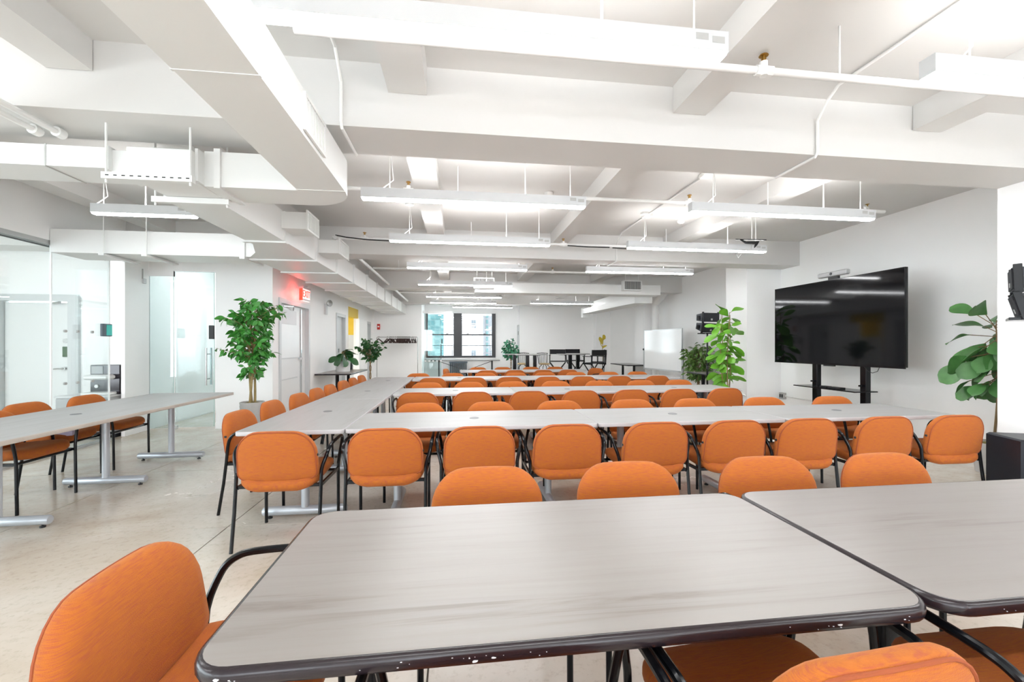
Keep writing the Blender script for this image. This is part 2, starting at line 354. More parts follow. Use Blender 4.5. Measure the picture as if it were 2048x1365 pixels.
# ---------------- doors
def door(name, x, ya, yb, zt, leafm, label_parts=True):
    d = struct(MB().box(x - 0.10, x - 0.06, ya + 0.03, yb - 0.03, 0.01, zt - 0.03).obj(name, leafm, smooth=0))
    MB().box(x - 0.15, x + 0.02, ya - 0.05, ya + 0.03, 0, zt - 0.03).box(x - 0.15, x + 0.02, yb - 0.03, yb + 0.05, 0, zt - 0.03).box(x - 0.15, x + 0.02, ya - 0.05, yb + 0.05, zt - 0.03, zt + 0.05).obj('door_frame', DOORG, d, 0)
    return d
d1 = door('door_1', -3.0, 7.68, 9.08, 2.10, DOORW)
MB().box(-3.06, -3.045, 7.75, 8.78, 1.095, 1.115).box(-3.06, -3.03, 8.70, 8.86, 1.06, 1.10).obj('push_bar', DOORG, d1, 0)
MB().box(-3.06, -3.045, 7.75, 8.62, 0.72, 0.74).obj('door_rail', DOORG, d1, 0)
MB().box(-3.062, -3.05, 7.80, 8.58, 1.72, 1.98).obj('door_reflection', DOORG, d1, 0)  # darker slab standing in for a reflection on the upper door leaf
MB().bar((-3.04, 7.95, 2.03), (-2.98, 8.25, 2.05), 0.02, 0.02).bar((-2.98, 8.25, 2.05), (-3.04, 8.4, 1.99), 0.02, 0.02).obj('door_closer', CHROME, d1, 0)
MB().box(-3.055, -3.04, 8.80, 8.83, 0.05, 2.05).obj('door_edge_strip', CHROME, d1, 0)
d2 = door('door_2', -3.0, 11.1, 11.88, 2.10, DOORG)
MB().box(-3.06, -3.045, 11.16, 11.26, 1.60, 1.86).obj('door_sign', BLACKP, d2, 0)
MB().box(-3.06, -3.045, 11.45, 11.52, 1.15, 1.25).box(-3.06, -3.04, 11.47, 11.50, 0.98, 1.02).obj('door_mark', CHROME, d2, 0)
d3 = door('door_3', -3.0, 14.42, 15.18, 2.08, DOORG)
MB().box(-3.06, -3.045, 14.5, 14.58, 1.60, 1.84).obj('door_sign', BLACKP, d3, 0)
MB().cyl((-3.06, 14.55, 1.0), (-3.0, 14.55, 1.0), 0.03).obj('door_handle', CHROME, d3)
# door on the side wall right of the window
d5 = struct(MB().box(2.43, 2.448, 16.98, 17.35, 0.01, 2.10).obj('door_5', DOORG, smooth=0))
MB().box(2.42, 2.448, 16.93, 16.99, 0, 2.10).box(2.42, 2.448, 17.34, 17.40, 0, 2.10).box(2.42, 2.448, 16.93, 17.40, 2.10, 2.16).obj('door_frame', ALU, d5, 0)
MB().box(2.41, 2.43, 17.0, 17.03, 1.75, 1.9).obj('door_hinge', BLACKP, d5, 0)
# door of the glass room, in wall Y=7.4
d4 = struct(MB().box(-6.87, -5.98, 7.45, 7.50, 0.01, 2.0).obj('door_4', DOORW, smooth=0))
MB().box(-6.97, -6.88, 7.36, 7.52, 0, 2.02).box(-5.95, -5.80, 7.36, 7.52, 0, 2.02).box(-6.97, -5.80, 7.36, 7.52, 2.02, 2.12).obj('door_frame', DOORG, d4, 0)
MB().box(-5.975, -5.955, 7.44, 7.46, 0.02, 2.0).obj('door_gap', BLACKP, d4, 0)
MB().bbox(-6.07, -5.99, 7.42, 7.46, 1.16, 1.32).obj('keypad', LEAFE, d4, 0, label='dark green keypad lock')
MB().lathe([(0.0, 0), (0.035, 0), (0.035, 0.03), (0.0, 0.03)]).obj('deadbolt', CHROME, d4).matrix_local = Matrix.Translation((-6.03, 7.45, 1.41)) @ Matrix.Rotation(PI / 2, 4, 'X')
MB().cyl((-6.03, 7.45, 0.98), (-6.03, 7.39, 0.98), 0.028).tube([(-6.03, 7.39, 0.98), (-6.10, 7.385, 0.98), (-6.16, 7.39, 0.975)], 0.012).obj('lever_handle', CHROME, d4)
MB().bar((-6.2, 7.43, 1.99), (-6.05, 7.36, 2.0), 0.03, 0.03).obj('door_closer', CHROME, d4, 0)

# ---------------- window
win = struct(MB().box(-0.17, 0.165, 17.30, 17.42, 0.91, 2.62).box(1.37, 1.52, 17.30, 17.42, 0.91, 2.62).box(-1.25, -1.19, 17.33, 17.42, 0.91, 2.62)
             .box(-1.25, 1.52, 17.30, 17.42, 0.82, 0.91).obj('window_1', DARKFR, smooth=0))
for xa, xb in ((-1.19, -0.17), (0.165, 1.37)):
    MB().box(xa, xb, 17.36, 17.40, 1.735, 1.785).obj('sash_rail', DARKFR, win, 0)
    MB().box(xa, xb, 17.37, 17.395, 1.315, 1.335).box(xb - 0.06, xb - 0.045, 17.37, 17.395, 0.91, 1.33).obj('guard_rail', DARKFR, win, 0)
    MB().box(xa, xb, 17.385, 17.391, 0.91, 1.76).obj('pane', GLASS, win, 0)
    MB().box(xa, xb, 17.41, 17.416, 1.76, 2.62).obj('pane', GLASS, win, 0)
    for t in (0.2, 0.75): MB().box(xa + (xb - xa) * t - 0.04, xa + (xb - xa) * t + 0.04, 17.34, 17.37, 1.78, 1.805).obj('sash_latch', DARKFR, win, 0)
MB().box(-1.31, 1.60, 17.22, 17.42, 0.79, 0.83).obj('window_sill', WHITE, win, 0)

# ---------------- glass partition on the left
gp = struct(MB().box(-4.93, -4.85, YB + 0.2, 6.72, 2.55, 2.60).obj('window_2', ALU, smooth=0, label='aluminium head rail of the glass partition') )
MB().box(-4.945, -4.935, YB + 0.2, 6.70, 2.535, 2.55).obj('rail_gasket', BLACKP, gp, 0)
MB().box(-4.935, -4.85, 6.72, 6.74, 2.55, 2.60).obj('rail_cap', BLACKP, gp, 0)
MB().box(-4.92, -4.86, YB + 0.2, 6.72, 0.0, 0.03).obj('floor_channel', ALU, gp, 0)
ys = [YB + 0.2, -2.3, -0.6, 1.1, 2.8, 4.5, 5.83, 6.70]
for a, b in zip(ys[:-1], ys[1:]): MB().box(-4.897, -4.885, a + 0.004, b - 0.004, 0.03, 2.55).obj('glass_panel', GLASS, gp, 0)
for y in (5.83, 6.70): MB().box(-4.900, -4.882, y - 0.006, y + 0.006, 0.6 if y < 6 else 0.03, 2.55).obj('glass_joint', WHITE, gp, 0)
for y in (6.02, 6.2, 6.42):
    for z in (0.86, 1.52): MB().cyl((-4.90, y, z), (-4.88, y, z), 0.018, 10).obj('glass_fitting', CABLEW, gp)

# ---------------- frameless glass door in the alcove
gd = struct(MB().box(-4.85, -4.50, 7.43, 7.442, 0.02, 2.50).obj('window_3', GLASSG, smooth=0))
MB().box(-4.85, -4.49, 7.41, 7.45, 2.44, 2.53).obj('header_bracket', WHITE, gd, 0)
MB().box(-4.505, -4.49, 7.42, 7.45, 2.44, 2.52).obj('bracket_cap', BLACKP, gd, 0)
MB().box(-4.502, -4.498, 7.43, 7.442, 0.02, 2.50).obj('glass_edge', GLASSE, gd, 0)
dg = struct(MB().box(-4.48, -3.90, 7.43, 7.442, 0.03, 2.52).obj('door_6', GLASSG, smooth=0))
MB().box(-3.902, -3.897, 7.43, 7.442, 0.03, 2.52).obj('glass_edge', GLASSE, dg, 0)
for y in (7.36, 7.50):
    h = MB().cyl((-3.98, y, 0.70), (-3.98, y, 1.30), 0.014)
    for z in (0.80, 1.20): h.cyl((-3.98, y, z), (-3.98, 7.436, z), 0.009)
    h.obj('pull_handle', CHROME, dg)
MB().bbox(-3.96, -3.89, 7.39, 7.43, 1.44, 1.66).obj('door_reader', BLACKP, dg, 0, label='black card reader')
MB().bbox(-4.54, -4.44, 7.415, 7.455, 0.0, 0.06).obj('floor_hinge', CHROME, dg, 0)
# corridor behind the glass door
struct(MB().box(-5.0, -3.10, 9.4, 9.55, 0, ZC).box(-5.0, -4.87, 7.55, 9.4, 0, ZC).obj('wall_corridor', WHITE, smooth=0))

# ---------------- outside
def building(name, label, x0, x1, y0, y1, z0, z1, m, wins):
    t = thing(name, label, 'building', (0, 0, 0))
    MB().box(x0, x1, y0, y1, z0, z1).obj('facade', m, t, 0)
    return t
bt = building('glass_tower', 'teal glass curtain-wall tower seen through the left sash', -16.0, -3.84, 120, 150, -60, 60, TEALP, None)
tm = MB().box(0, 1.02, -0.2, 0, 0, 1.35).mesh('pane', 0); tm.materials.append(TEALB)
tm2 = MB().box(0, 1.02, -0.2, 0, 0, 0.85).mesh('pane', 0); tm2.materials.append(TEALB)
for i in range(6):
    for j in range(12):
        if random.random() < 0.14: continue
        obj('pane', tm if (i + j) % 3 else tm2, None, bt, (-11.2 + i * 1.27, 120, -6.2 + j * 1.62))
bw = building('stone_block', 'white stone building with paired grey windows beyond the right sash', -2.15, 4.12, 70, 90, -40, 40, BLDW, None)
wm = MB().box(0, 0.30, -0.05, 0.0, 0, 1.25).mesh('pane', 0); wm.materials.append(BLDG)
for z in (-5.1, -2.5, -0.1, 2.3, 4.7, 7.1):
    for dx in (2.22, 2.60): obj('pane', wm, None, bw, (dx, 70, z - 0.55))
    MB().box(2.1, 3.05, 69.8, 70, z - 0.80, z - 0.62).obj('sill', BLDW, bw, 0)
    MB().box(-2.1, 4.1, 69.9, 70, z - 1.25, z - 1.15).obj('string_course', BLDW, bw, 0)
bs = building('speckled_block', 'speckled grey apartment building at the right edge of the window', 4.42, 12.0, 75, 95, -40, 40, BLDS, None)
for z in range(-6, 12):
    MB().box(4.9, 5.3, 74.9, 75, z + 0.1, z + 0.75).obj('pane', TEALB, bs, 0)

# ================================================================== LIGHTS OVERHEAD
def lamp(x0, x1, y, z, label, group='linear pendant lamps', cables=(0.12, 0.72, 0.93)):
    L = x1 - x0
    t = thing('pendant_lamp', label, 'lamp', ((x0 + x1) / 2, y, z), 0, group)
    h = L / 2
    MB().box(-h, h, -0.038, -0.034, 0.0, 0.092).box(-h, h, 0.034, 0.038, 0.0, 0.092).box(-h, h, -0.034, 0.034, 0.085, 0.092).box(-h, -h + 0.006, -0.034, 0.034, 0, 0.085).box(h - 0.006, h, -0.034, 0.034, 0, 0.085).obj('housing', FIXT, t, 0)
    MB().bbox(-h + 0.006, h - 0.006, -0.034, 0.034, -0.015, 0.012, 0.004).obj('diffuser', DIFF, t, 0)
    for k, f in enumerate(cables):
        x = -h + L * f
        MB().cyl((x, 0, 0.092), (x, 0, ZC - z), 0.004 if k != 1 else 0.006, 6).obj('suspension_cable', PIPEW, t)
    x = -h + L * cables[0]
    MB().lathe([(0.0, 0), (0.055, 0), (0.055, 0.03), (0.0, 0.03)], (x, 0, ZC - z - 0.03), 14).obj('ceiling_canopy', PIPEW, t)
    MB().tube([(x, 0, 0.5), (x + 0.02, 0, 0.3), (x + 0.03, 0.01, 0.18), (x - 0.06, 0, 0.10)], 0.004, 6).obj('power_cord', PIPEW, t)
    MB().box(h - 0.16, h - 0.10, -0.0395, -0.038, 0.045, 0.075).box(h - 0.08, h - 0.02, -0.0395, -0.038, 0.035, 0.065).obj('driver_clip', CABLEW, t, 0)
    for nm, zz, rx, e in (('uplight', 0.10, PI, LAMP_UP),):
        if e <= 0: continue
        ld = bpy.data.lights.new(nm, 'AREA'); ld.shape = 'RECTANGLE'; ld.size = L - 0.04; ld.size_y = 0.06
        ld.energy = e * L / 2.1; ld.color = LAMP_COL
        lo = bpy.data.objects.new(nm, ld); COL.objects.link(lo); lo.parent = t; lo.location = (0, 0, zz); lo.rotation_euler = (rx, 0, 0)
    return t
YL = (1.865, 4.07, 5.69, 7.62, 9.71, 12.15, 13.85)
for i, y in enumerate(YL):
    lamp(-0.88, 1.24, y, 2.70, 'long white linear pendant lamp over the room centre, %s from the camera' % ORD[i])
for i, y in enumerate((1.865, 4.07, 5.69, 7.62, 13.63)):
    lamp(2.34, 4.43, y, 2.70, 'long white linear pendant lamp nearer the television wall, %s from the camera' % ORD[i])
lamp(-0.18, 1.97, 15.4, 2.70, 'long white linear pendant lamp just in front of the window')
lamp(-3.71, -2.73, 4.88, 2.70, 'short white linear pendant lamp over the left conference table', cables=(0.1, 0.5, 0.9))
lamp(-4.35, -2.75, 2.35, 2.70, 'added out-of-frame pendant lamp over the conference table, brightening the left wall', cables=(0.1, 0.5, 0.9))  # lamp added out of frame to brighten the left wall
lamp(-4.35, -2.75, 0.2, 2.70, 'added out-of-frame pendant lamp left of the camera, brightening the left side', cables=(0.1, 0.5, 0.9))  # second added lamp, unseen, lifting the left wall and floor
lamp(-6.9, -5.6, 5.0, 2.70, 'white linear pendant lamp inside the glass room', cables=(0.1, 0.5, 0.9))
for y in (-0.4, -2.9):  # unseen lamps added behind the camera to raise the room's brightness
    w_ = 'just' if y > -1 else 'well'
    lamp(-0.88, 1.24, y, 2.70, 'added unseen pendant lamp %s behind the camera, centre row' % w_); lamp(2.34, 4.43, y, 2.70, 'added unseen pendant lamp %s behind the camera, right row' % w_)
lamp(-4.7, -3.3, 8.5, 2.75, 'added hidden pendant lamp brightening the corridor behind the glass door', cables=(0.1, 0.5, 0.9))  # lamp added out of view because the corridor was too dark
lamp(-4.0, -3.3, 12.9, 2.75, 'short white lamp inside the yellow recess', cables=(0.1, 0.5, 0.9))

# ================================================================== DUCTS AND PIPES
def grille_x(t, x, y0, y1, z0, z1, n=10, m=DUCTW):
    x += 0.001
    gmb = MB().box(x, x + 0.015, y0, y1, z0, z0 + 0.02).box(x, x + 0.015, y0, y1, z1 - 0.02, z1).box(x, x + 0.015, y0, y0 + 0.02, z0 + 0.02, z1 - 0.02).box(x, x + 0.015, y1 - 0.02, y1, z0 + 0.02, z1 - 0.02)
    gr = gmb.obj('grille', m, t, 0)
    MB().box(x + 0.0005, x + 0.002, y0 + 0.02, y1 - 0.02, z0 + 0.02, z1 - 0.02).obj('grille_back', CABLEW, gr, 0)
    for k in range(n):
        y = y0 + 0.025 + (y1 - y0 - 0.05) * (k + 0.5) / n
        MB().box(x + 0.002, x + 0.011, y - 0.006, y + 0.006, z0 + 0.02, z1 - 0.02).obj('slat', m, gr, 0)
def grille_y(t, y, x0, x1, z0, z1, n=14, m=DUCTW):
    y -= 0.001
    gmb = MB().box(x0, x1, y - 0.015, y, z0, z0 + 0.03).box(x0, x1, y - 0.015, y, z1 - 0.02, z1).box(x0, x0 + 0.025, y - 0.015, y, z0 + 0.03, z1 - 0.02).box(x1 - 0.025, x1, y - 0.015, y, z0 + 0.03, z1 - 0.02)
    gr = gmb.obj('grille', m, t, 0)
    MB().box(x0 + 0.025, x1 - 0.025, y - 0.002, y - 0.0005, z0 + 0.03, z1 - 0.02).obj('grille_back', BLACKP, gr, 0)
    for k in range(n):
        x = x0 + 0.03 + (x1 - x0 - 0.06) * (k + 0.5) / n
        MB().box(x - 0.006, x + 0.006, y - 0.012, y - 0.002, z0 + 0.03, z1 - 0.02).obj('slat', CABLEW, gr, 0)
# near duct with round elbow and cross run
nd = thing('air_duct', 'big white rectangular duct overhead at upper left with rounded elbow', 'duct', (0, 0, 0))
arc = [(-1.135 + 0.33 * math.sin(a), 3.215 + 0.33 * math.cos(a)) for a in [PI / 2 - PI / 2 * k / 12 for k in range(13)]]
MB().prism([(-1.135, -3.0), (-0.805, -3.0)] + arc + [(-1.75, 3.545), (-1.75, 3.215), (-1.135, 3.215)], 2.45, 2.695).obj('duct_body', DUCTW, nd, 30)
grille_x(nd, -0.805, 2.35, 2.70, 2.475, 2.675, 11)
MB().box(-1.14, -0.80, 1.86, 1.875, 2.447, 2.455).obj('seam', DUCTW, nd, 0)
MB().box(-1.14, -0.80, 3.19, 3.20, 2.447, 2.453).obj('seam', DUCTW, nd, 0)
MB().box(-1.68, -1.64, 3.195, 3.56, 2.435, 2.71).obj('flange', DUCTW, nd, 0)
cd = thing('air_duct', 'slim white duct running left from the suspended air handler', 'duct')
MB().box(-4.84, -2.35, 3.215, 3.52, 2.545, 2.685).obj('duct_body', DUCTW, cd, 0)
MB().box(-2.36, -2.345, 3.205, 3.53, 2.535, 2.695).obj('flange', DUCTW, cd, 0)
MB().box(-2.735, -2.725, 3.212, 3.53, 2.54, 2.69).obj('seam', CABLEW, cd, 0)
ah = thing('air_handler', 'boxy white air handler hung on slotted strut at upper left', 'air handler')
MB().bbox(-2.165, -1.768, 3.10, 3.54, 2.457, 2.655, 0.006).obj('casing', DUCTW, ah, 20)
MB().box(-2.35, -2.165, 3.24, 3.5, 2.53, 2.68).obj('inlet_collar', DUCTW, ah, 0)
MB().box(-1.768, -1.75, 3.14, 3.52, 2.46, 2.68).obj('outlet_collar', DUCTW, ah, 0)
for y in (3.03, 3.48):
    st = MB().box(-2.26, -1.725, y, y + 0.04, 2.412, 2.454).obj('strut', DUCTW, ah, 0)
    for k in range(11 if y < 3.2 else 0):
        x = -2.235 + k * 0.0475
        MB().box(x, x + 0.02, y - 0.0015, y + 0.002, 2.43, 2.437).obj('slot', CABLE, st, 0)
    for x in (-2.243, -1.745): MB().cyl((x, y + 0.02, 2.39), (x, y + 0.02, ZC), 0.007, 8).obj('hanger_rod', DUCTW, ah)
# long duct along the exit wall
ld = thing('air_duct', 'long white sectioned duct above the exit wall running to the back', 'duct')
MB().prism([(-2.22, 3.55), (-1.835, 3.55), (-1.835, 5.2), (-1.85, 6.0), (-1.855, 15.75), (-2.62, 15.75), (-2.62, 6.0), (-2.23, 5.0)], 2.452, 2.765).obj('duct_body', DUCTW, ld, 0)
for y in (4.85, 5.87, 6.84, 7.9, 9.0, 10.1, 11.2, 12.3, 13.4, 14.5):
    xl = -2.26 if y < 5 else (-2.65)
    MB().box(xl, -1.82, y - 0.03, y + 0.03, 2.435, 2.455).box(-1.86, -1.825, y - 0.03, y + 0.03, 2.455, 2.775).obj('flange', DUCTW, ld, 0)
for (ya, yb, xe) in ((4.74, 5.06, -1.58), (5.94, 6.36, -1.57)):
    br = MB().box(-1.99, xe, ya, yb, 2.57, 2.745).obj('branch', DUCTW, ld, 0)
    grille_x(br, xe, ya - 0.03, yb + 0.03, 2.555, 2.765, 9)
c2 = thing('air_duct', 'white cross duct above the glass door alcove at left', 'duct')
MB().prism([(-4.84, 5.76), (-2.60, 5.76), (-2.30, 5.30), (-2.30, 6.25), (-4.84, 6.25)], 2.458, 2.74).obj('duct_body', DUCTW, c2, 0)
MB().box(-2.72, -2.66, 5.74, 6.27, 2.43, 2.76).obj('flange', DUCTW, c2, 0)
for x in (-4.25, -3.78):
    MB().cyl((x, 5.74, 2.43), (x, 5.74, ZC), 0.006, 6).obj('hanger_rod', DUCTW, c2)
    MB().box(x - 0.03, x + 0.03, 5.70, 6.3, 2.425, 2.447).obj('strut', DUCTW, c2, 0)
fd = thing('air_duct', 'white duct crossing the back of the room with two louvred grilles', 'duct')
MB().prism([(0.40, 10.0), (4.97, 10.0), (4.97, 14.2), (4.55, 14.2), (4.55, 10.45), (0.40, 10.45)], 2.58, 2.82).obj('duct_body', DUCTW, fd, 0)
MB().prism([(4.50, 10.45), (4.97, 10.45), (4.70, 14.3), (4.25, 14.3)], 2.42, 2.58).obj('duct_body', DUCTW, fd, 0)
for (xa, xb) in ((0.36, 0.84), (3.96, 4.42)):
    b_ = MB().box(xa, xb, 9.86, 10.0, 2.66, 2.90).obj('branch', DUCTW, fd, 0); grille_y(b_, 9.86, xa, xb, 2.66, 2.90, 14)
    for x in (xa + 0.08, xb - 0.05): MB().cyl((x, 9.95, 2.9), (x, 9.95, ZC), 0.008, 6).obj('hanger_rod', DUCTW, fd)
b_ = MB().box(4.28, 4.55, 14.3, 14.5, 2.30, 2.62).obj('branch', DUCTW, fd, 0); 
# riser by the right wall
rp = thing('riser_pipe', 'white vertical riser pipe by the right wall behind the whiteboard', 'pipe')
MB().cyl((5.80, 12.0, 0.0), (5.80, 12.0, 2.60), 0.10, 20).obj('pipe', PIPEW, rp)
MB().tube([(5.80, 12.0, 2.58), (5.82, 11.9, 2.66), (5.84, 11.75, 2.72), (5.86, 11.6, 2.82), (5.86, 11.6, ZC)], 0.11, 16).obj('elbow', PIPEW, rp)

def sprinkler_line(label, y, z, xa, xb, heads, hangers):
    t = thing('sprinkler_pipe', label, 'pipe', group='sprinkler pipes')
    MB().cyl((xa, y, z), (xb, y, z), 0.021, 12).obj('pipe', PIPEW, t)
    for x in heads:
        MB().cyl((x, y, z - 0.03), (x, y, z + 0.05), 0.022, 10).cyl((x - 0.05, y, z), (x + 0.05, y, z), 0.028, 10).obj('tee_fitting', PIPEW, t)
        MB().cyl((x, y, z + 0.05), (x, y, z + 0.085), 0.008, 8).lathe([(0.0, 0), (0.026, 0), (0.022, 0.006), (0.0, 0.006)], (x, y, z + 0.085), 12).bar((x - 0.012, y, z + 0.05), (x - 0.014, y, z + 0.088), 0.004, 0.004).bar((x + 0.012, y, z + 0.05), (x + 0.014, y, z + 0.088), 0.004, 0.004).obj('sprinkler_head', BRASS, t)
    for x in hangers:
        MB().cyl((x, y, z), (x, y, ZC), 0.006, 6).obj('hanger_rod', PIPEW, t)
    return t
sprinkler_line('nearest white sprinkler pipe crossing the ceiling bay', 2.22, 2.90, -0.8, 6.09, (1.72,), (-0.6, 2.2, 4.4))
sprinkler_line('second white sprinkler pipe behind the big beam', 4.45, 2.92, -1.6, 5.0, (-0.5, 2.55), (0.0, 3.5))
s3 = sprinkler_line('third white sprinkler pipe with black cables tied along it', 6.45, 2.90, -1.8, 4.6, (-1.35, 1.62), (0.2, 3.3))
sprinkler_line('white sprinkler pipe in the rear ceiling bay', 8.9, 2.90, -1.7, 4.0, (-0.7, 2.0), (-1.2, 1.2))
sprinkler_line('rearmost white sprinkler pipe before the window', 12.9, 2.90, -1.7, 4.5, (-0.9, 1.6), (-1.2, 2.6))
for pts in (((-1.75, 6.42, 2.93), (-1.6, 6.40, 2.90), (-1.3, 6.41, 2.875), (-0.95, 6.42, 2.87), (-0.6, 6.42, 2.89)), ((1.68, 6.42, 2.88), (2.0, 6.41, 2.865), (2.35, 6.42, 2.87)), ((2.4, 6.42, 2.865), (2.9, 6.42, 2.85), (3.3, 6.42, 2.86))):
    MB().tube(pts, 0.009, 6).obj('cable', CABLE, s3)
t = thing('drop_pipe', 'white sprinkler offset pipe near the right wall behind the beam', 'pipe')
MB().tube([(4.75, 4.45, 2.86), (4.75, 4.45, 2.96), (4.80, 4.5, 2.99), (5.10, 4.75, 3.02), (5.12, 4.77, 3.08)], 0.018, 10).obj('pipe', PIPEW, t)
MB().lathe([(0.0, 0), (0.026, 0), (0.008, -0.01), (0.008, -0.04), (0.0, -0.04)][::-1], (5.12, 4.77, 3.12), 10).obj('sprinkler_head', BRASS, t)
def conduit(label, pts, boxes=(), r=0.011):
    t = thing('conduit', label, 'conduit', group='ceiling conduits')
    MB().tube(pts, r, 8).obj('pipe', PIPEW, t)
    for b in boxes: MB().bbox(b[0] - 0.06, b[0] + 0.06, b[1] - 0.06, b[1] + 0.06, b[2] - 0.045, b[2], 0.006).obj('junction_box', PIPEW, t, 20)
    return t
conduit('white conduit running over the big beam at right', [(2.67, 0.4, 3.185), (2.67, 2.70, 3.185), (2.67, 2.80, 3.12), (2.67, 2.88, 3.02), (2.67, 2.88, 2.79), (2.67, 2.90, 2.762), (2.67, 3.30, 2.762)], [(2.67, 0.95, 3.20)])
conduit('white conduit with junction boxes in the second ceiling bay', [(2.66, 4.15, 3.185), (2.66, 6.7, 3.185), (2.66, 6.85, 3.12), (2.66, 6.935, 3.0), (2.66, 6.935, 2.79), (2.66, 6.96, 2.762), (2.66, 7.36, 2.762)], [(2.66, 4.3, 3.20), (2.66, 5.75, 3.20)])
conduit('white conduit dropping down the big beam beside the duct', [(-0.75, 1.6, 3.185), (-0.75, 2.74, 3.185), (-0.75, 2.88, 3.05), (-0.75, 2.88, 2.79), (-0.75, 2.90, 2.762), (-0.75, 3.30, 2.762)])
cp = thing('conduit', 'pair of white capped pipes under the beam at far left', 'conduit')
for x_, ye in ((-2.59, 3.14), (-2.71, 3.12)):
    MB().cyl((x_, 0.6, 2.735), (x_, ye, 2.735), 0.018, 10).obj('pipe', PIPEW, cp); MB().cyl((x_, ye - 0.02, 2.735), (x_, ye + 0.03, 2.735), 0.032, 12).obj('end_cap', PIPEW, cp)
conduit('white pipe along the top of the long duct', [(-1.72, 6.3, 2.87), (-1.72, 9.0, 2.87), (-1.72, 15.6, 2.87)], (), 0.028)
cb = thing('cable_bundle', 'black cable bundle hanging from the ceiling in front of the right lamps', 'cables', (4.12, 5.55, 0))
MB().cyl((0, 0, 2.84), (0, 0, ZC), 0.007, 8).obj('hanger_rod', PIPEW, cb)
MB().bar((-0.25, 0, 2.83), (0.22, 0, 2.835), 0.012, 0.012).obj('mount_bar', BLACKM, cb)
MB().tube([(-0.18, 0, 2.83), (-0.08, 0.02, 2.795), (0.02, 0, 2.79), (0.10, 0.01, 2.80), (0.06, 0, 2.76), (0.03, -0.01, 2.72)], [0.008, 0.018, 0.024, 0.024, 0.018, 0.006], 8).obj('cable_wrap', CABLE, cb)
MB().tube([(-0.2, 0, 2.68), (-0.24, 0, 2.62), (-0.2, 0.01, 2.57), (-0.16, 0, 2.63), (-0.2, 0, 2.68), (-0.1, 0, 2.69), (-0.02, 0, 2.67), (0.0, 0, 2.78)], 0.004, 6).obj('loose_wire', CABLEW, cb)
for x, y in ((3.3, 6.0), (1.1, 5.1), (1.15, 3.75)):
    sd = thing('smoke_detector', {3.3: 'white smoke detector on the ceiling near the television wall', 1.1: 'white smoke detector on the ceiling behind the second centre lamp', 1.15: 'small white ceiling sensor just behind the big beam'}[x], 'detector', (x, y, ZC))
    MB().lathe([(0.0, -0.045), (0.035, -0.045), (0.05, -0.03), (0.055, -0.012), (0.055, 0), (0.0, 0)], seg=18).obj('detector_body', PIPEW, sd)
    MB().lathe([(0.0, -0.055), (0.012, -0.055), (0.012, -0.045), (0.0, -0.045)], seg=10).obj('sensor', CABLEW, sd)

# ================================================================== TABLES
def bullnose_top(w, d, r, th, seg=7, n=5, bull=True):
    """returns (top surface mesh builder, edge mesh builder) in local coordinates, top at z=0"""
    pts = rrect(w, d, r, seg); N = len(pts)
    e = 0.004
    inner = rrect(w - 2 * e, d - 2 * e, max(r - e, 0.003), seg)
    top = MB().add([(x, y, 0) for x, y in inner] + [(x, y, -th) for x, y in inner], [tuple(range(N)), tuple(range(2 * N - 1, N - 1, -1))])
    ed = MB(); rings = []
    for k in range(n + 1):
        a = -PI / 2 + PI * k / n
        bul = 0.010 * math.cos(a) if bull else 0.0
        z = -th / 2 + (th / 2) * math.sin(a)
        rp = rrect(w + 2 * bul - (0 if k not in (0, n) else 0.004), d + 2 * bul - (0 if k not in (0, n) else 0.004), r + bul, seg)
        rings.append([(x, y, z) for x, y in rp])
    rings = [[(x, y, -th) for x, y in inner]] + rings + [[(x, y, 0) for x, y in inner]]
    vs = [p for rg in rings for p in rg]
    fs = [(k * N + i, k * N + (i + 1) % N, (k + 1) * N + (i + 1) % N, (k + 1) * N + i) for k in range(len(rings) - 1) for i in range(N)]
    ed.add(vs, fs)
    return top, ed
TCACHE = {}
def t_leg(t, x, dark=False, foot=0.64, h=0.70):
    key = ('leg', dark, foot)
    m = BLACKM if dark else SILVER; r = 0.037 if dark else 0.030
    if key not in TCACHE:
        TCACHE[key] = (MB().cyl((0, 0, 0.08), (0, 0, h - 0.012), r, 16).box(-0.06, 0.06, -0.22, 0.22, h - 0.012, h).mesh('leg'),
                       MB().tube([(0, -foot / 2, 0.055), (0, -foot / 2 + 0.01, 0.055), (0, foot / 2 - 0.01, 0.055), (0, foot / 2, 0.055)], [0.028, 0.034, 0.034, 0.028], 14).mesh('foot'),
                       MB().lathe([(0.0, 0), (0.018, 0), (0.018, 0.012), (0.007, 0.012), (0.007, 0.028), (0.0, 0.028)], seg=10).mesh('glide'))
        TCACHE[key][0].materials.append(m); TCACHE[key][1].materials.append(m); TCACHE[key][2].materials.append(BLACKP)
    a, b, c = TCACHE[key]
    lo = obj('leg', a, None, t, (x, 0, 0)); fo = obj('foot', b, None, lo)
    for s in (-1, 1): obj('glide', c, None, lo, (0, s * (foot / 2 - 0.05), 0))
def table(name, label, cx, cy, w, d, rz=0.0, top=WOODW, edge=EDGEG, r=0.03, th=0.03, dark=False, bull=False, legs=None, foot=0.62, grommet=True, H=0.735, group=None):
    t = thing(name, label, 'table', (cx, cy, 0), rz, group)
    a, e = bullnose_top(w, d, r, th, bull=bull)
    to = a.obj('tabletop', top, t, 0); to.location = (0, 0, H)
    eo = e.obj('edge_band', edge, t, 50); eo.location = (0, 0, H)
    for x in (legs if legs is not None else (-w / 2 + 0.32, w / 2 - 0.32)): t_leg(t, x, dark, foot, H - th)
    if grommet:
        MB().lathe([(0.0, 0.001), (0.030, 0.001), (0.036, 0.003), (0.040, 0.001), (0.040, -0.002), (0.0, -0.002)], (0, 0, H), 20).obj('grommet', GROM, t)
    return t
GA = 'pale oak tables nearest the camera'
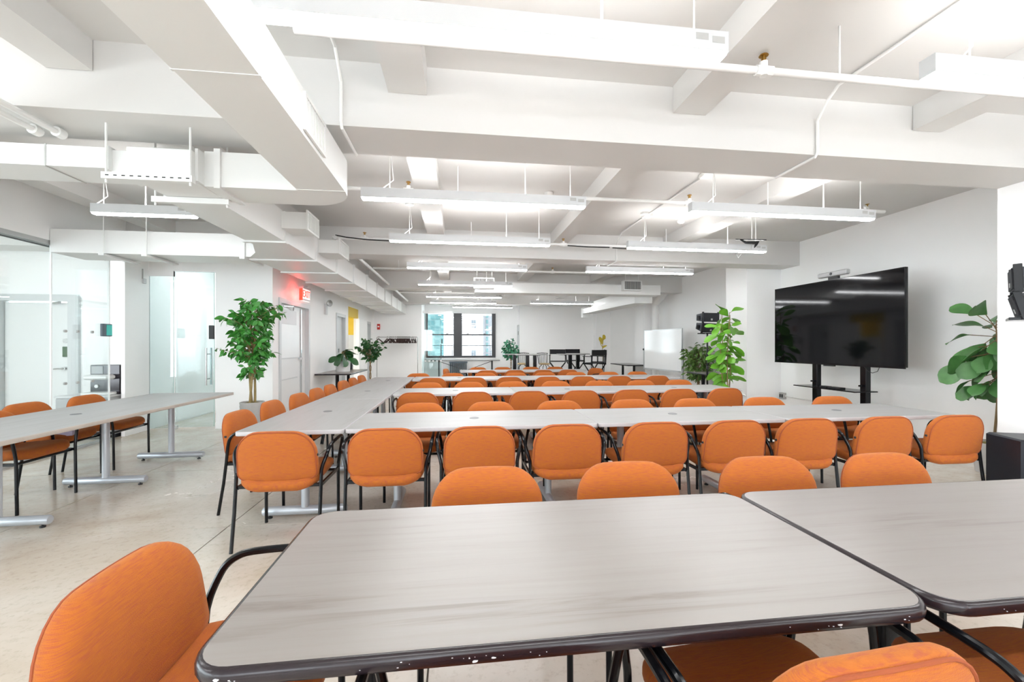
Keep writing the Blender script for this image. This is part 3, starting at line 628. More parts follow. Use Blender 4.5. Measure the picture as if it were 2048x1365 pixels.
a1 = table('wood_table', 'pale oak laminate table with dark chipped edge filling the foreground', 0.305, 1.252, 1.63, 0.77, 0.0, WOODT, EDGED, 0.075, 0.036, True, True, (-0.55, 0.56), 0.6, False, group=GA)
a2 = table('wood_table', 'pale oak laminate table with dark edge at the lower right corner', 1.955, 1.252, 1.63, 0.77, 0.0, WOODT, EDGED, 0.075, 0.036, True, True, (-0.54, 0.56), 0.6, False, group=GA)
def chip(t, x, y, n, L, seed):
    rr = random.Random(seed); b = MB()
    for k in range(n):
        xx = x + rr.uniform(-L, L); s = rr.uniform(0.0008, 0.0022) * (2.0 if k == 0 else 0.6); zz = 0.735 - 0.018 + rr.uniform(-0.007, 0.006)
        pts = [(xx + s * 1.7 * math.cos(a) * rr.uniform(0.6, 1.2), zz + s * 0.55 * math.sin(a) * rr.uniform(0.6, 1.2)) for a in [2 * PI * q / 9 for q in range(9)]]
        yy = y - 0.0105
        b.add([(p[0], yy, p[1]) for p in pts] + [(p[0], yy + 0.004, p[1]) for p in pts], [tuple(range(9))] + [(i, (i + 1) % 9, 9 + (i + 1) % 9, 9 + i) for i in range(9)])
    b.obj('edge_chips', CHIP, t, 0)['kind'] = 'stuff'
chip(a1, -0.73, -0.385, 7, 0.03, 1); chip(a1, -0.38, -0.385, 8, 0.12, 2); chip(a1, -0.16, -0.385, 9, 0.14, 3); chip(a1, 0.72, -0.385, 3, 0.015, 4); chip(a1, 0.5, -0.385, 7, 0.08, 6); chip(a2, -0.62, -0.385, 7, 0.06, 5)
GB = 'white laminate training tables'
for k, (xa, xb) in enumerate(((-0.81, 1.083), (1.088, 2.69), (2.695, 4.33))):
    table('training_table', 'white laminate table in the nearest white row, %s' % ('left one touching the side run', 'middle one', 'right one by the subwoofer')[k], (xa + xb) / 2, 3.575, xb - xa, 0.745, 0, group=GB)
for k, (ya, yb) in enumerate(((3.20, 5.0), (5.005, 6.67), (6.675, 8.32))):
    table('training_table', 'white laminate table in the left side run toward the back, %s' % ('nearest one', 'middle one', 'farthest one')[k], -1.185, (ya + yb) / 2, yb - ya, 0.735, PI / 2, group=GB)
for k, (xa, xb) in enumerate(((-0.80, 0.74), (0.745, 2.26), (2.265, 3.88))):
    table('training_table', 'white laminate table in the second row of white tables, %s' % ('left one', 'middle one', 'right one')[k], (xa + xb) / 2, 5.77, xb - xa, 0.745, 0, group=GB)
for k, (xa, xb) in enumerate(((-0.80, 0.86), (0.865, 2.53), (2.535, 4.2))):
    table('training_table', 'white laminate table in the third row of white tables, %s' % ('left one', 'middle one', 'right one')[k], (xa + xb) / 2, 8.0, xb - xa, 0.745, 0, group=GB)
for k, (xa, xb) in enumerate(((0.05, 1.54), (1.545, 3.05))):
    table('training_table', 'white laminate table in the rearmost row on dark legs, %s' % ('left one', 'right one')[k], (xa + xb) / 2, 10.18, xb - xa, 0.72, 0, dark=True, group=GB)
lt = table('conference_table', 'long white laminate conference table with tan edge by the glass partition', -3.335, 4.21, 3.42, 0.94, PI / 2, WOODW, EDGET, 0.02, 0.032, False, False, (-1.45, -0.655, 0.32, 1.26), 0.70, True)
# side table with potted plant at the exit wall
table('side_table', 'small wood-topped side table on black legs holding the potted plant', -2.62, 10.25, 1.70, 0.74, PI / 2, WOODT, EDGED, 0.02, 0.03, True, False, (-0.5, 0.45), 0.55, False)
table('side_table', 'small table on black legs behind the speaker stand', 5.50, 8.72, 0.95, 0.60, PI / 2, WOODT, EDGED, 0.02, 0.03, True, False, (-0.3, 0.3), 0.45, False)
table('side_table', 'small table on black legs by the right wall at the back', 5.42, 13.1, 1.4, 0.68, PI / 2, WOODW, EDGED, 0.02, 0.03, True, False, (-0.45, 0.45), 0.45, False)

# ================================================================== ARMCHAIRS
def pad(outline, prof, fmap, seg_close=True):
    """outline: list of (u,v); prof: list of (scale_inset, depth); fmap(u,v,depth)->xyz"""
    n = len(outline); b = MB()
    cu = sum(p[0] for p in outline) / n; cv = sum(p[1] for p in outline) / n
    vs = []
    for s, d in prof:
        for u, v in outline: vs.append(fmap(cu + (u - cu) * s, cv + (v - cv) * s, d))
    fs = [(k * n + i, k * n + (i + 1) % n, (k + 1) * n + (i + 1) % n, (k + 1) * n + i) for k in range(len(prof) - 1) for i in range(n)]
    k0 = len(vs); vs.append(fmap(cu, cv, prof[0][1])); vs.append(fmap(cu, cv, prof[-1][1]))
    fs += [((i + 1) % n, i, k0) for i in range(n)]
    L = (len(prof) - 1) * n
    fs += [(L + i, L + (i + 1) % n, k0 + 1) for i in range(n)]
    return b.add(vs, fs)
def corner_outline(w, z0, z1, rt, rb, seg=7, bow=0.014):
    pts = []
    for cx, cz, r, a0 in ((w / 2 - rt, z1 - rt, rt, 0), (-w / 2 + rt, z1 - rt, rt, PI / 2), (-w / 2 + rb, z0 + rb, rb, PI), (w / 2 - rb, z0 + rb, rb, 1.5 * PI)):
        for k in range(seg + 1):
            a = a0 + PI / 2 * k / seg; pts.append([cx + r * math.cos(a), cz + r * math.sin(a)])
        if a0 == PI / 2 * 2:   # along the bottom, bowed downward
            for q in range(1, 6): pts.append([-w / 2 + rb + (w - 2 * rb) * q / 6, z0])
        if a0 == 0:
            for q in range(1, 6): pts.append([w / 2 - rt - (w - 2 * rt) * q / 6, z1])
    out = []
    for x, z in pts:
        f = 1 - (2 * x / w) ** 2
        tpr = 1.0 - 0.05 * max(0, (z - z0) / (z1 - z0) - 0.2)
        out.append((x * tpr, z - (bow * f if z < (z0 + z1) / 2 else -0.010 * f)))
    return out
def back_map(u, v, d):
    y = -0.205 - 0.145 * (v - 0.40) - 0.30 * u * u * -1.0 - d
    return (u, y - 0.0, v)
BO = corner_outline(0.51, 0.456, 0.773, 0.14, 0.045)
back_me = pad(BO, [(0.45, -0.034), (0.8, -0.030), (0.93, -0.020), (0.985, -0.006), (1.0, 0.010), (0.995, 0.024), (0.97, 0.034), (0.88, 0.040), (0.5, 0.042)][::-1], back_map).mesh('backrest', 60)
back_me.materials.append(FABV)
pip_me = MB().tube([back_map(u * 0.968, 0.605 + (v - 0.605) * 0.962, 0.0345) for u, v in BO], 0.0042, 6, True).mesh('piping'); pip_me.materials.append(PIPING)
SO = [(x, y) for x, y in rrect(0.50, 0.50, 0.11, 7, 0, -0.015)]
def seat_map(u, v, d):
    z = 0.415 + 0.055 * (v + 0.235) / 0.47 - 0.05 * max(0.0, v - 0.12) / 0.115 * max(0.0, v - 0.12) / 0.115 * 0.5 + 0.035 * (u / 0.25) ** 2 * (1 - (v + 0.235) / 0.47 * 0.7)
    return (u, v - 0.005, z + d)
seat_me = pad(SO, [(0.5, -0.052), (0.85, -0.048), (0.95, -0.036), (1.0, -0.016), (1.0, 0.004), (0.98, 0.018), (0.93, 0.028), (0.8, 0.034), (0.4, 0.036)], seat_map).mesh('seat', 60)
seat_me.materials.append(FABH)
TR = 0.0115
def smooth_path(P, k=4):
    P = [Vector(p) for p in P]; out = []
    for i in range(len(P) - 1):
        a = P[i - 1] if i else P[0] * 2 - P[1]; b, c = P[i], P[i + 1]; d = P[i + 2] if i + 2 < len(P) else P[-1] * 2 - P[-2]
        for q in range(k):
            t = q / k; out.append(0.5 * ((2 * b) + (c - a) * t + (2 * a - 5 * b + 4 * c - d) * t * t + (3 * b - a - 3 * c + d) * t * t * t))
    return out + [P[-1]]
def side_pts(s):
    rear = [(s * 0.268, -0.275, 0.0), (s * 0.268, -0.235, 0.25), (s * 0.268, -0.215, 0.42), (s * 0.268, -0.208, 0.50)]
    arm = [(s * 0.268, -0.208, 0.50), (s * 0.276, -0.200, 0.54), (s * 0.290, -0.185, 0.585), (s * 0.298, -0.165, 0.622), (s * 0.302, -0.130, 0.648), (s * 0.304, -0.08, 0.660), (s * 0.304, 0.05, 0.666), (s * 0.302, 0.125, 0.664), (s * 0.300, 0.165, 0.652), (s * 0.296, 0.190, 0.625), (s * 0.288, 0.200, 0.585), (s * 0.272, 0.203, 0.50)]
    front = [(s * 0.272, 0.203, 0.50), (s * 0.264, 0.205, 0.44), (s * 0.262, 0.206, 0.40), (s * 0.262, 0.212, 0.0)]
    return rear, arm, front
chair_meshes = []
for s in (-1, 1):
    for nm, p in zip(('leg', 'armrest', 'leg'), side_pts(s)):
        me = MB().tube(p if nm == 'leg' else smooth_path(p, 3), TR if nm == 'leg' else TR + 0.0005, 10).mesh(nm); me.materials.append(BLACKM); chair_meshes.append((nm, me))
fr = MB().bar((-0.262, -0.205, 0.405), (0.262, -0.205, 0.405), 0.02, 0.02).tube([(-0.262, 0.18, 0.395), (0.262, 0.18, 0.395)], 0.011, 8).bar((-0.262, -0.21, 0.40), (-0.262, 0.2, 0.40), 0.014, 0.022).bar((0.262, -0.21, 0.40), (0.262, 0.2, 0.40), 0.014, 0.022).mesh('seat_frame')
fr.materials.append(BLACKM); chair_meshes.append(('seat_frame', fr))
bk = MB().bbox(0.236, 0.256, -0.240, -0.222, 0.605, 0.622, 0.003).bbox(-0.256, -0.236, -0.240, -0.222, 0.605, 0.622, 0.003).mesh('back_bracket'); bk.materials.append(BLACKP); chair_meshes.append(('back_bracket', bk))
def chair(x, y, rz, label, group):
    t = thing('armchair', label, 'chair', (x, y, 0), rz, group)
    b = obj('backrest', back_me, None, t); obj('piping', pip_me, None, b)
    obj('seat', seat_me, None, t)
    for nm, me in chair_meshes: obj(nm, me, None, t)
    return t
R = random.Random(3)
def row(xs, y, rz, text, group, jr=0.03):
    n = len(xs)
    for i, x in enumerate(xs):
        chair(x, y + R.uniform(-0.012, 0.012), rz + R.uniform(-jr, jr), '%s, %s from left' % (text, ORD[i]), group)
row([0.135, 0.803, 1.518, 2.181], 1.70, PI, 'orange armchair facing camera beyond the oak tables', 'armchairs on the far side of the oak tables')
row([-1.178, -0.49, 0.153, 0.786, 1.446, 2.073, 2.69, 3.365, 4.009], 3.23, 0, 'orange armchair with back to camera at the nearest white row', 'armchairs on the near side of the first white row', 0.02)
row([-0.36, 0.33, 1.02, 1.78, 2.47, 3.26, 4.06], 3.95, PI, 'orange armchair facing camera behind the nearest white row', 'armchairs on the far side of the first white row')
row([-0.476, 0.188, 0.874, 1.524, 2.175, 2.83, 3.467], 5.43, 0, 'orange armchair with back to camera at the second white row', 'armchairs on the near side of the second white row')
row([-0.46, 0.175, 0.83, 1.51, 2.215, 2.89, 3.55], 6.25, PI, 'orange armchair facing camera behind the second white row', 'armchairs on the far side of the second white row')
row([-0.44, 0.27, 0.893, 1.597, 2.247, 2.918, 3.636], 7.70, 0, 'orange armchair with back to camera at the third white row', 'armchairs on the near side of the third white row')
row([-0.765, -0.106, 0.545, 1.17, 1.78, 2.437, 3.145, 3.77], 8.37, PI, 'orange armchair facing camera behind the third white row', 'armchairs on the far side of the third white row')
row([0.646, 1.274, 1.92, 2.5], 9.74, 0, 'orange armchair with back to camera at the rearmost row', 'armchairs on the near side of the rearmost row')
row([0.507, 1.128, 1.863, 2.48], 10.54, PI, 'orange armchair facing camera behind the rearmost row', 'armchairs on the far side of the rearmost row')
LX = [(-1.60, 3.90), (-1.61, 4.58), (-1.58, 5.22), (-1.57, 5.82), (-1.55, 6.34), (-1.54, 7.0), (-1.53, 7.6), (-1.52, 8.2)]
for i, (x, y) in enumerate(LX): chair(x, y, -PI / 2 + R.uniform(-0.04, 0.04), 'orange armchair along the left side run, %s from the camera' % ORD[i], 'armchairs along the left side run')
for i, (x, y) in enumerate(((-3.66, 4.09), (-3.92, 4.72), (-3.88, 5.35))):
    chair(x, y, -PI / 2, 'orange armchair between glass partition and conference table, %s' % ('nearest the camera', 'middle of three', 'farthest from the camera')[i], 'armchairs at the conference table')
chair(-0.59, 1.21, -PI / 2, 'large orange armchair at the left end of the foreground oak table', None)
del_g = 'armchairs tucked under the near side of the oak tables'
chair(0.11, 0.82, 0.0, 'orange armchair under the foreground oak table showing only its black arm', del_g)
chair(0.745, 0.95, 0.07, 'orange armchair at bottom right with its back cut by the frame', del_g)
chair(1.475, 0.90, 0.0, 'orange armchair under the right oak table at the frame edge', del_g)
chair(-0.03, 10.17, -PI / 2 - 0.2, 'orange armchair seen edge-on at the left end of the rearmost row', None)
chair(3.12, 9.95, PI / 2 + 0.5, 'orange armchair turned sideways at the right end of the rearmost row', None)
chair(-5.75, 5.25, 0.6, 'armchair inside the glass room at the left frame edge', None)
lb = thing('paper_box', 'flat lavender box lying on the middle conference chair seat', 'box', (-3.80, 4.62, 0.475), 0.4)
MB().bbox(-0.11, 0.11, -0.08, 0.08, 0, 0.03, 0.003).obj('box_base', LAVEN, lb, 20); MB().bbox(-0.112, 0.112, -0.082, 0.082, 0.025, 0.045, 0.003).obj('box_lid', LAVEN, lb, 20)

# ================================================================== TELEVISION
tv = thing('television', 'very large black flat television on a wheeled stand by the right wall', 'television', (5.40, 5.61, 0), 0)
MB().box(-0.012, 0.0, -1.065, 1.065, 1.075, 2.29).obj('screen', SCREEN, tv, 0)
MB().box(0.0, 0.03, -1.07, 1.07, 1.068, 2.297).obj('cabinet_back', BLACKP, tv, 0)
MB().box(-0.016, 0.0, -1.072, 1.072, 1.052, 1.076).box(-0.014, 0.0, -1.072, -1.065, 1.076, 2.29).box(-0.014, 0.0, 1.065, 1.072, 1.076, 2.29).box(-0.014, 0.0, -1.072, 1.072, 2.29, 2.297).obj('bezel', BLACKM, tv, 0)
MB().box(-0.02, 0.01, -0.09, 0.09, 1.035, 1.053).obj('sensor_bar', BLACKP, tv, 0)
MB().tube([(0.03, -0.50, 1.06), (0.03, -0.55, 1.00), (0.03, -0.62, 0.975), (0.03, -0.69, 1.0), (0.03, -0.72, 1.06)], 0.004, 6).obj('cable', CABLE, tv)
st = thing('tv_stand', 'black two-post wheeled stand under the television', 'stand', (5.55, 5.61, 0), 0)
for y in (-0.41, 0.39):
    p = MB().bbox(-0.04, 0.04, y - 0.045, y + 0.045, 0.10, 1.75, 0.006).obj('post', BLACKM, st, 20)
    MB().box(-0.09, 0.05, y - 0.015, y + 0.015, 0.775, 0.795).cyl((-0.1, y, 0.785), (0.06, y, 0.785), 0.012, 8).obj('clamp_knob', BLACKM, p)
    MB().bbox(-0.38, 0.42, y - 0.04, y + 0.04, 0.07, 0.12, 0.006).obj('base_leg', BLACKM, st, 20)
    for x in (-0.34, 0.38):
        MB().cyl((x, y - 0.015, 0.035), (x, y + 0.015, 0.035), 0.035, 14).obj('caster', BLACKP, st)
MB().bbox(-0.26, 0.10, -0.50, 0.56, 0.70, 0.715, 0.003).obj('shelf', BLACKM, st, 20)
MB().box(-0.03, 0.03, -0.42, 0.40, 0.10, 0.14).obj('cross_beam', BLACKM, st, 0)
MB().box(-0.12, -0.04, -0.40, 0.40, 1.55, 1.68).obj('mount_plate', BLACKM, st, 0)
vb = thing('video_bar', 'grey video conference bar on top of the television', 'camera', (5.42, 5.56, 2.297), 0)
MB().bbox(-0.05, 0.03, -0.24, 0.24, 0.045, 0.115, 0.012).obj('bar_body', CABG, vb, 30)
MB().box(-0.02, 0.02, -0.08, 0.08, 0, 0.045).obj('foot', BLACKP, vb, 0); MB().cyl((-0.055, 0, 0.08), (-0.045, 0, 0.08), 0.02, 12).obj('lens', BLACKM, vb)
for k, (y, w) in enumerate(((5.50, 0.10), (5.68, 0.06))):
    o = MB().bbox(-0.05, 0.05, -w, w, 0, 0.025, 0.004).obj('media_box', BLACKP, None, 20); o.location = (5.40, y, 0.715)
    tag(o, ('flat black media box on the television stand shelf, larger one', 'flat black media box on the television stand shelf, smaller one')[k], 'media box')

# wall conduit and outlet on the right wall
wc = thing('wall_conduit', 'white surface conduit with outlet box low on the television wall', 'conduit')
MB().tube([(6.07, 5.0, 0.36), (6.07, 6.6, 0.38), (6.07, 7.3, 0.39)], 0.012, 8).obj('pipe', PIPEW, wc)
MB().bbox(6.03, 6.09, 7.26, 7.38, 0.33, 0.45, 0.004).obj('outlet_box', CABLEW, wc, 20)
MB().box(6.025, 6.031, 7.28, 7.31, 0.36, 0.42).box(6.025, 6.031, 7.33, 7.36, 0.36, 0.42).obj('socket', BLACKP, wc, 0)
MB().tube([(5.37, 7.42, 0.40), (5.37, 7.7, 0.40), (5.37, 8.0, 0.40)], 0.012, 8).obj('pipe', PIPEW, wc)

# ================================================================== SPEAKERS
def array_cab(parent, z, tilt, logo):
    w, h, d = 0.37, 0.21, 0.24
    b = MB(); f = 0.028
    b.add([(-w / 2, -d / 2, f), (w / 2, -d / 2, f), (w / 2 - 0.02, d / 2, 0.055), (-w / 2 + 0.02, d / 2, 0.055), (-w / 2, -d / 2, h), (w / 2, -d / 2, h), (w / 2 - 0.02, d / 2, h - 0.03), (-w / 2 + 0.02, d / 2, h - 0.03)],
          [(0, 3, 2, 1), (4, 5, 6, 7), (0, 1, 5, 4), (1, 2, 6, 5), (2, 3, 7, 6), (3, 0, 4, 7)])
    c = b.obj('cabinet', NAVYB, parent, 0); M = Matrix.Translation((0, 0.19 * math.sin(tilt), z)) @ Matrix.Rotation(tilt, 4, 'X'); c.matrix_local = M
    MB().box(-w / 2 + 0.012, w / 2 - 0.012, -d / 2 - 0.008, -d / 2, f + 0.010, h - 0.010).obj('grille', GRILLB, c, 0)
    MB().box(-0.02, 0.02, -d / 2 - 0.012, -d / 2 - 0.008, 0.06, 0.095).obj('badge', CABLEW, c, 0)
    for s in (-1, 1):
        MB().bbox(s * w / 2 - 0.008, s * w / 2 + 0.008, -d / 2, -d / 2 + 0.05, 0.0, h + 0.02, 0.003).obj('rigging_plate', BLACKM, c, 20)
        MB().box(s * (w / 2) - 0.004, s * (w / 2) + 0.004, 0.0, 0.07, 0.06, 0.15).obj('side_handle', BLACKM, c, 0)
def speaker(name, label, loc, rz, zbase, sub):
    t = thing(name, label, 'speaker', loc, rz)
    array_cab(t, zbase, math.radians(14), True); array_cab(t, zbase + 0.188, math.radians(2), True)
    MB().bbox(-0.16, 0.16, -0.14, 0.10, zbase - 0.03, zbase - 0.008, 0.003).obj('mount_plate', BLACKM, t, 20)
    MB().cyl((0, 0, sub), (0, 0, zbase - 0.02), 0.018, 12).obj('pole', BLACKM, t)
    MB().cyl((0, 0, sub + 0.35), (0, 0, sub + 0.42), 0.025, 12).cyl((0.02, 0, sub + 0.385), (0.06, 0, sub + 0.385), 0.01, 8).obj('pole_clamp', BLACKP, t)
    return t
speaker('line_array_speaker', 'two-box black speaker on a pole beside the tall leafy plant', (5.06, 8.15, 0), 0.15, 1.60, 0.5)
speaker('line_array_speaker', 'two-box black speaker cut by the right frame edge', (4.60, 2.88, 0), -2.5, 1.575, 0.62)
def sub(label, loc, rz):
    t = thing('subwoofer', label, 'speaker', loc, rz)
    MB().bbox(-0.21, 0.21, -0.17, 0.17, 0.02, 0.62, 0.012).obj('cabinet', NAVYB, t, 20)
    MB().box(-0.18, 0.18, -0.182, -0.17, 0.06, 0.58).obj('grille', GRILLB, t, 0)
    for x in (-0.16, 0.16):
        for y in (-0.13, 0.13): MB().cyl((x, y, 0), (x, y, 0.02), 0.02, 10).obj('rubber_foot', BLACKP, t)
    return t
sub('black subwoofer box on the floor at the right frame edge', (4.51, 2.81, 0), -0.37)
o = sub('black subwoofer box behind the third row under the pole speaker', (5.02, 8.20, 0), 0.1)
for c in o.children: c.scale = (0.8, 0.8, 0.8)

# ================================================================== WHITEBOARD
wb = thing('whiteboard', 'large white mobile whiteboard on a stand near the right wall', 'whiteboard', (5.395, 10.77, 0), math.radians(-82.8))
MB().box(-0.83, 0.83, -0.012, 0.012, 0.70, 1.74).obj('board', WBOARD, wb, 0)
MB().box(-0.85, 0.85, -0.016, 0.016, 0.68, 0.70).box(-0.85, 0.85, -0.016, 0.016, 1.74, 1.76).box(-0.85, -0.83, -0.016, 0.016, 0.70, 1.74).box(0.83, 0.85, -0.016, 0.016, 0.70, 1.74).obj('board_frame', ALU, wb, 0)
MB().box(-0.8, 0.8, -0.075, -0.012, 0.665, 0.685).obj('pen_tray', ALU, wb, 0)
for s in (-1, 1):
    MB().box(s * 0.87 - 0.015, s * 0.87 + 0.015, -0.015, 0.015, 0.08, 1.25).obj('post', ALU, wb, 0)
    MB().box(s * 0.87 - 0.02, s * 0.87 + 0.02, -0.25, 0.25, 0.05, 0.085).obj('foot', ALU, wb, 0)
    for y in (-0.22, 0.22): MB().cyl((s * 0.87, y, 0), (s * 0.87, y, 0.05), 0.022, 10).obj('caster', BLACKP, wb)
    MB().cyl((s * 0.87 - 0.03, 0, 1.22), (s * 0.87 + 0.03, 0, 1.22), 0.03, 12).obj('pivot_knob', BLACKP, wb)

# ================================================================== PLANTS
def leaf(L, W, wav=0.0, curl=0.25, fiddle=False):
    b = MB(); n = 10 if fiddle else 6; vs = []
    for i in range(n + 1):
        t = i / n
        if fiddle: w = W * (0.12 + 0.88 * math.sin(PI * min(1, t ** 1.25)) ** 0.75 if 0 < t < 1 else (0.10 if t == 0 else 0.05)) * (0.72 + 0.38 * t)
        else: w = W * math.sin(PI * t ** 0.85) if 0 < t < 1 else 0.001
        z = -curl * L * t * t
        for k, s in enumerate((-1, 0, 1)):
            vs.append((s * w / 2, t * L, z + (0.10 * w if s else 0) + wav * W * math.sin(6 * t + s) * abs(s)))
    fs = [(i * 3 + k, i * 3 + k + 1, i * 3 + k + 4, i * 3 + k + 3) for i in range(n) for k in (0, 1)]
    return b.add(vs, fs)
def orient(p, d, roll, sc):
    d = Vector(d).normalized(); z = Vector((0, 0, 1)); x = d.cross(z)
    if x.length < 1e-3: x = Vector((1, 0, 0))
    x.normalize(); u = x.cross(d)
    M = Matrix((x, d, u)).transposed().to_4x4()
    return Matrix.Translation(p) @ M @ Matrix.Rotation(roll, 4, 'Y') @ Matrix.Scale(sc, 4)
def leaves_objs(parent, me, places, name='leaf'):
    for M in places:
        o = obj(name, me, None, parent); o.matrix_local = M
def leaves_stuff(parent, lmb, m, places, name='foliage'):
    b = MB()
    for M in places: b.add([M @ Vector(v) for v in lmb.v], lmb.f)
    o = b.obj(name, m, parent, 60); o['kind'] = 'stuff'; return o
def pot(t, r0, r1, h, m, ribs=False):
    prof = [(0.0, 0.0), (r0, 0.0)]
    if ribs:
        for k in range(22):
            z = h * (k + 0.5) / 22; prof.append((r0 + (r1 - r0) * z / h + (0.004 if k % 2 else 0), z))
    prof += [(r1, h), (r1 - 0.015, h), (r1 - 0.02, h - 0.04), (0.0, h - 0.04)]
    MB().lathe(prof, seg=28).obj('pot', m, t); MB().lathe([(0.0, h - 0.045), (r1 - 0.02, h - 0.045), (r1 - 0.03, h - 0.02), (r1 * 0.5, h - 0.008), (0.0, h - 0.005)], seg=20).obj('soil', SOIL, t)

# big ficus by the alcove
t = thing('ficus_tree', 'tall bright green potted ficus tree beside the exit door', 'plant', (-2.93, 6.55, 0))
pot(t, 0.13, 0.155, 0.53, POTG, True)
for k in range(3):
    a = 2 * PI * k / 3
    MB().tube([(0.035 * math.cos(a + z * 2.2), 0.035 * math.sin(a + z * 2.2), 0.48 + z) for z in [0.11 * q for q in range(12)]], [0.019 - 0.0008 * q for q in range(12)], 8).obj('trunk', BARK, t)
rr = random.Random(11); places = []; twigs = MB()
def crown_r(z):
    if z > 1.45: return 0.31 * max(0.05, 1 - ((z - 1.62) / 0.46) ** 2) ** 0.5
    return 0.31 * max(0.30, 1 - (1.45 - z) / 0.55 * 0.62)
for k in range(130):
    z = rr.choice((rr.uniform(0.92, 2.02), rr.uniform(1.2, 2.0))); rc = crown_r(z); a = rr.uniform(0, 2 * PI); ln = rc * rr.uniform(0.55, 1.05)
    if rr.random() < 0.14: ln = rc + rr.uniform(0.08, 0.26)
    p0 = Vector((0.02 * math.cos(a), 0.02 * math.sin(a), max(0.85, z - 0.18))); p1 = Vector((ln * math.cos(a), ln * math.sin(a), z))
    twigs.tube([p0, p0.lerp(p1, 0.5) + Vector((0, 0, 0.03)), p1], [0.005, 0.004, 0.0015], 5)
    nl = 7
    for q in range(nl):
        f = 0.32 + 0.68 * (q + 0.5) / nl; p = p0.lerp(p1, f) + Vector((0, 0, 0.03 * 4 * f * (1 - f)))
        aa = a + (1 if q % 2 else -1) * rr.uniform(0.3, 1.5); d = Vector((math.cos(aa), math.sin(aa), rr.uniform(-1.4, 0.5)))
        places.append(orient(p, d, rr.uniform(-1.6, 1.6), rr.uniform(0.7, 1.2)))
twigs.obj('twigs', BARK, t)['kind'] = 'stuff'
lf = leaf(0.105, 0.052); lme = lf.mesh('leaf', 60); lme.materials.append(LEAFA)
places.sort(key=lambda M: (M.translation + Vector((-2.93, 6.55, 0)) - Vector((0, 0, 1.345))).length)
leaves_objs(t, lme, places[:300]); leaves_stuff(t, lf, LEAFA, places[300:])

def fiddle(label, loc, stems, h, nl, m, L, W, potdim, potm, seed, z0=0.35, spread=0.05, droop=(-0.5, 0.6), cluster=None, bark=BARK, rz=0):
    t = thing('fiddle_leaf_fig', label, 'plant', loc, rz); rr = random.Random(seed)
    pot(t, potdim[0], potdim[1], potdim[2], potm); pl = []
    for s in range(stems):
        a = 2 * PI * s / max(1, stems); bx, by = spread * math.cos(a), spread * math.sin(a)
        hh = h * rr.uniform(0.86, 1.0) if stems > 1 else h
        P = lambda q: Vector((bx * (1 + 0.6 * q) + 0.02 * math.sin(5 * q + s), by * (1 + 0.6 * q) + 0.02 * math.cos(4 * q + s), potdim[2] - 0.05 + (hh - potdim[2] + 0.05) * q))
        MB().tube([P(q / 8) for q in range(9)], [0.013 - 0.001 * q for q in range(9)], 7).obj('stem', bark, t)
        for k in range(nl):
            q = z0 + (1 - z0) * ((k + rr.uniform(0.2, 0.8)) / nl); ang = k * 2.4 + s + rr.uniform(-0.4, 0.4)
            d = Vector((math.cos(ang), math.sin(ang), rr.uniform(*droop) + (0.7 if q > 0.93 else 0)))
            p = P(q); off = rr.uniform(0.02, 0.06) if cluster is None else rr.uniform(0.02, cluster)
            p2 = p + d.normalized() * off
            pl.append((p, p2, orient(p2, d + Vector((0, 0, -0.35)), rr.uniform(-1.1, 1.1), rr.uniform(0.7, 1.15))))
    pb = MB()
    for p, p2, M in pl: pb.tube([p, p2 + (p2 - p) * 0.2], 0.004, 5)
    pb.obj('leaf_stalks', bark, t)['kind'] = 'stuff'
    lm = leaf(L, W, 0.05, 0.22, True).mesh('leaf', 60); lm.materials.append(m)
    leaves_objs(t, lm, [M for _, _, M in pl])
    return t
fiddle('tall bright green fiddle-leaf plant beside the pole speaker', (4.86, 7.25, 0), 4, 2.0, 18, LEAFB, 0.27, 0.17, (0.14, 0.17, 0.34), POTG, 5, 0.22, 0.06)
fiddle('dark green fiddle-leaf tree half hidden by the right column', (5.60, 3.80, 0), 1, 1.56, 64, LEAFC, 0.26, 0.20, (0.15, 0.19, 0.32), POTG, 9, 0.50, 0.0, (-1.1, 0.35), 0.22, BARKD)
fiddle('small dark green plant in a white pot on the side table', (-2.62, 10.25, 0.735), 3, 0.52, 6, LEAFE, 0.27, 0.20, (0.145, 0.155, 0.24), POTW, 21, 0.35, 0.03, (-0.6, 0.5), 0.08)
def small_tree(name, label, loc, m, zc, rx, rz, n, L, W, th, potdim, potm, seed, twist=True, stems=2, bark=BARKD):
    t = thing(name, label, 'plant', loc); rr = random.Random(seed); pot(t, *potdim, potm)
    for k in range(stems):
        a = 2 * PI * k / stems
        MB().tube([(0.022 * math.cos(a + q * 1.4), 0.022 * math.sin(a + q * 1.4), potdim[2] - 0.05 + (th - potdim[2] + 0.05) * q / 9) for q in range(10)], 0.014, 7).obj('trunk', bark, t)
    pl = []; tw = MB()
    for k in range(n // 6):
        a = rr.uniform(0, 2 * PI); u = rr.uniform(-1, 1); s = (1 - u * u) ** 0.5; r_ = rr.uniform(0.6, 1.08)
        p1 = Vector((rx * s * math.cos(a) * r_, rx * s * math.sin(a) * r_, zc + rz * u * r_)); p0 = Vector((0, 0, max(th * 0.8, p1.z - 0.25)))
        p0.z = min(p0.z, zc + rz * 0.5); tw.tube([p0, p1], [0.005, 0.002], 4)
        for q in range(6):
            f = 0.35 + 0.65 * q / 5; p = p0.lerp(p1, f)
            pl.append(orient(p, (math.cos(a + rr.uniform(-1.3, 1.3)), math.sin(a + rr.uniform(-1.3, 1.3)), rr.uniform(-1.2, 0.6)), rr.uniform(-1.5, 1.5), rr.uniform(0.7, 1.2)))
    tw.obj('twigs', bark, t)['kind'] = 'stuff'; leaves_stuff(t, leaf(L, W), m, pl)
    return t
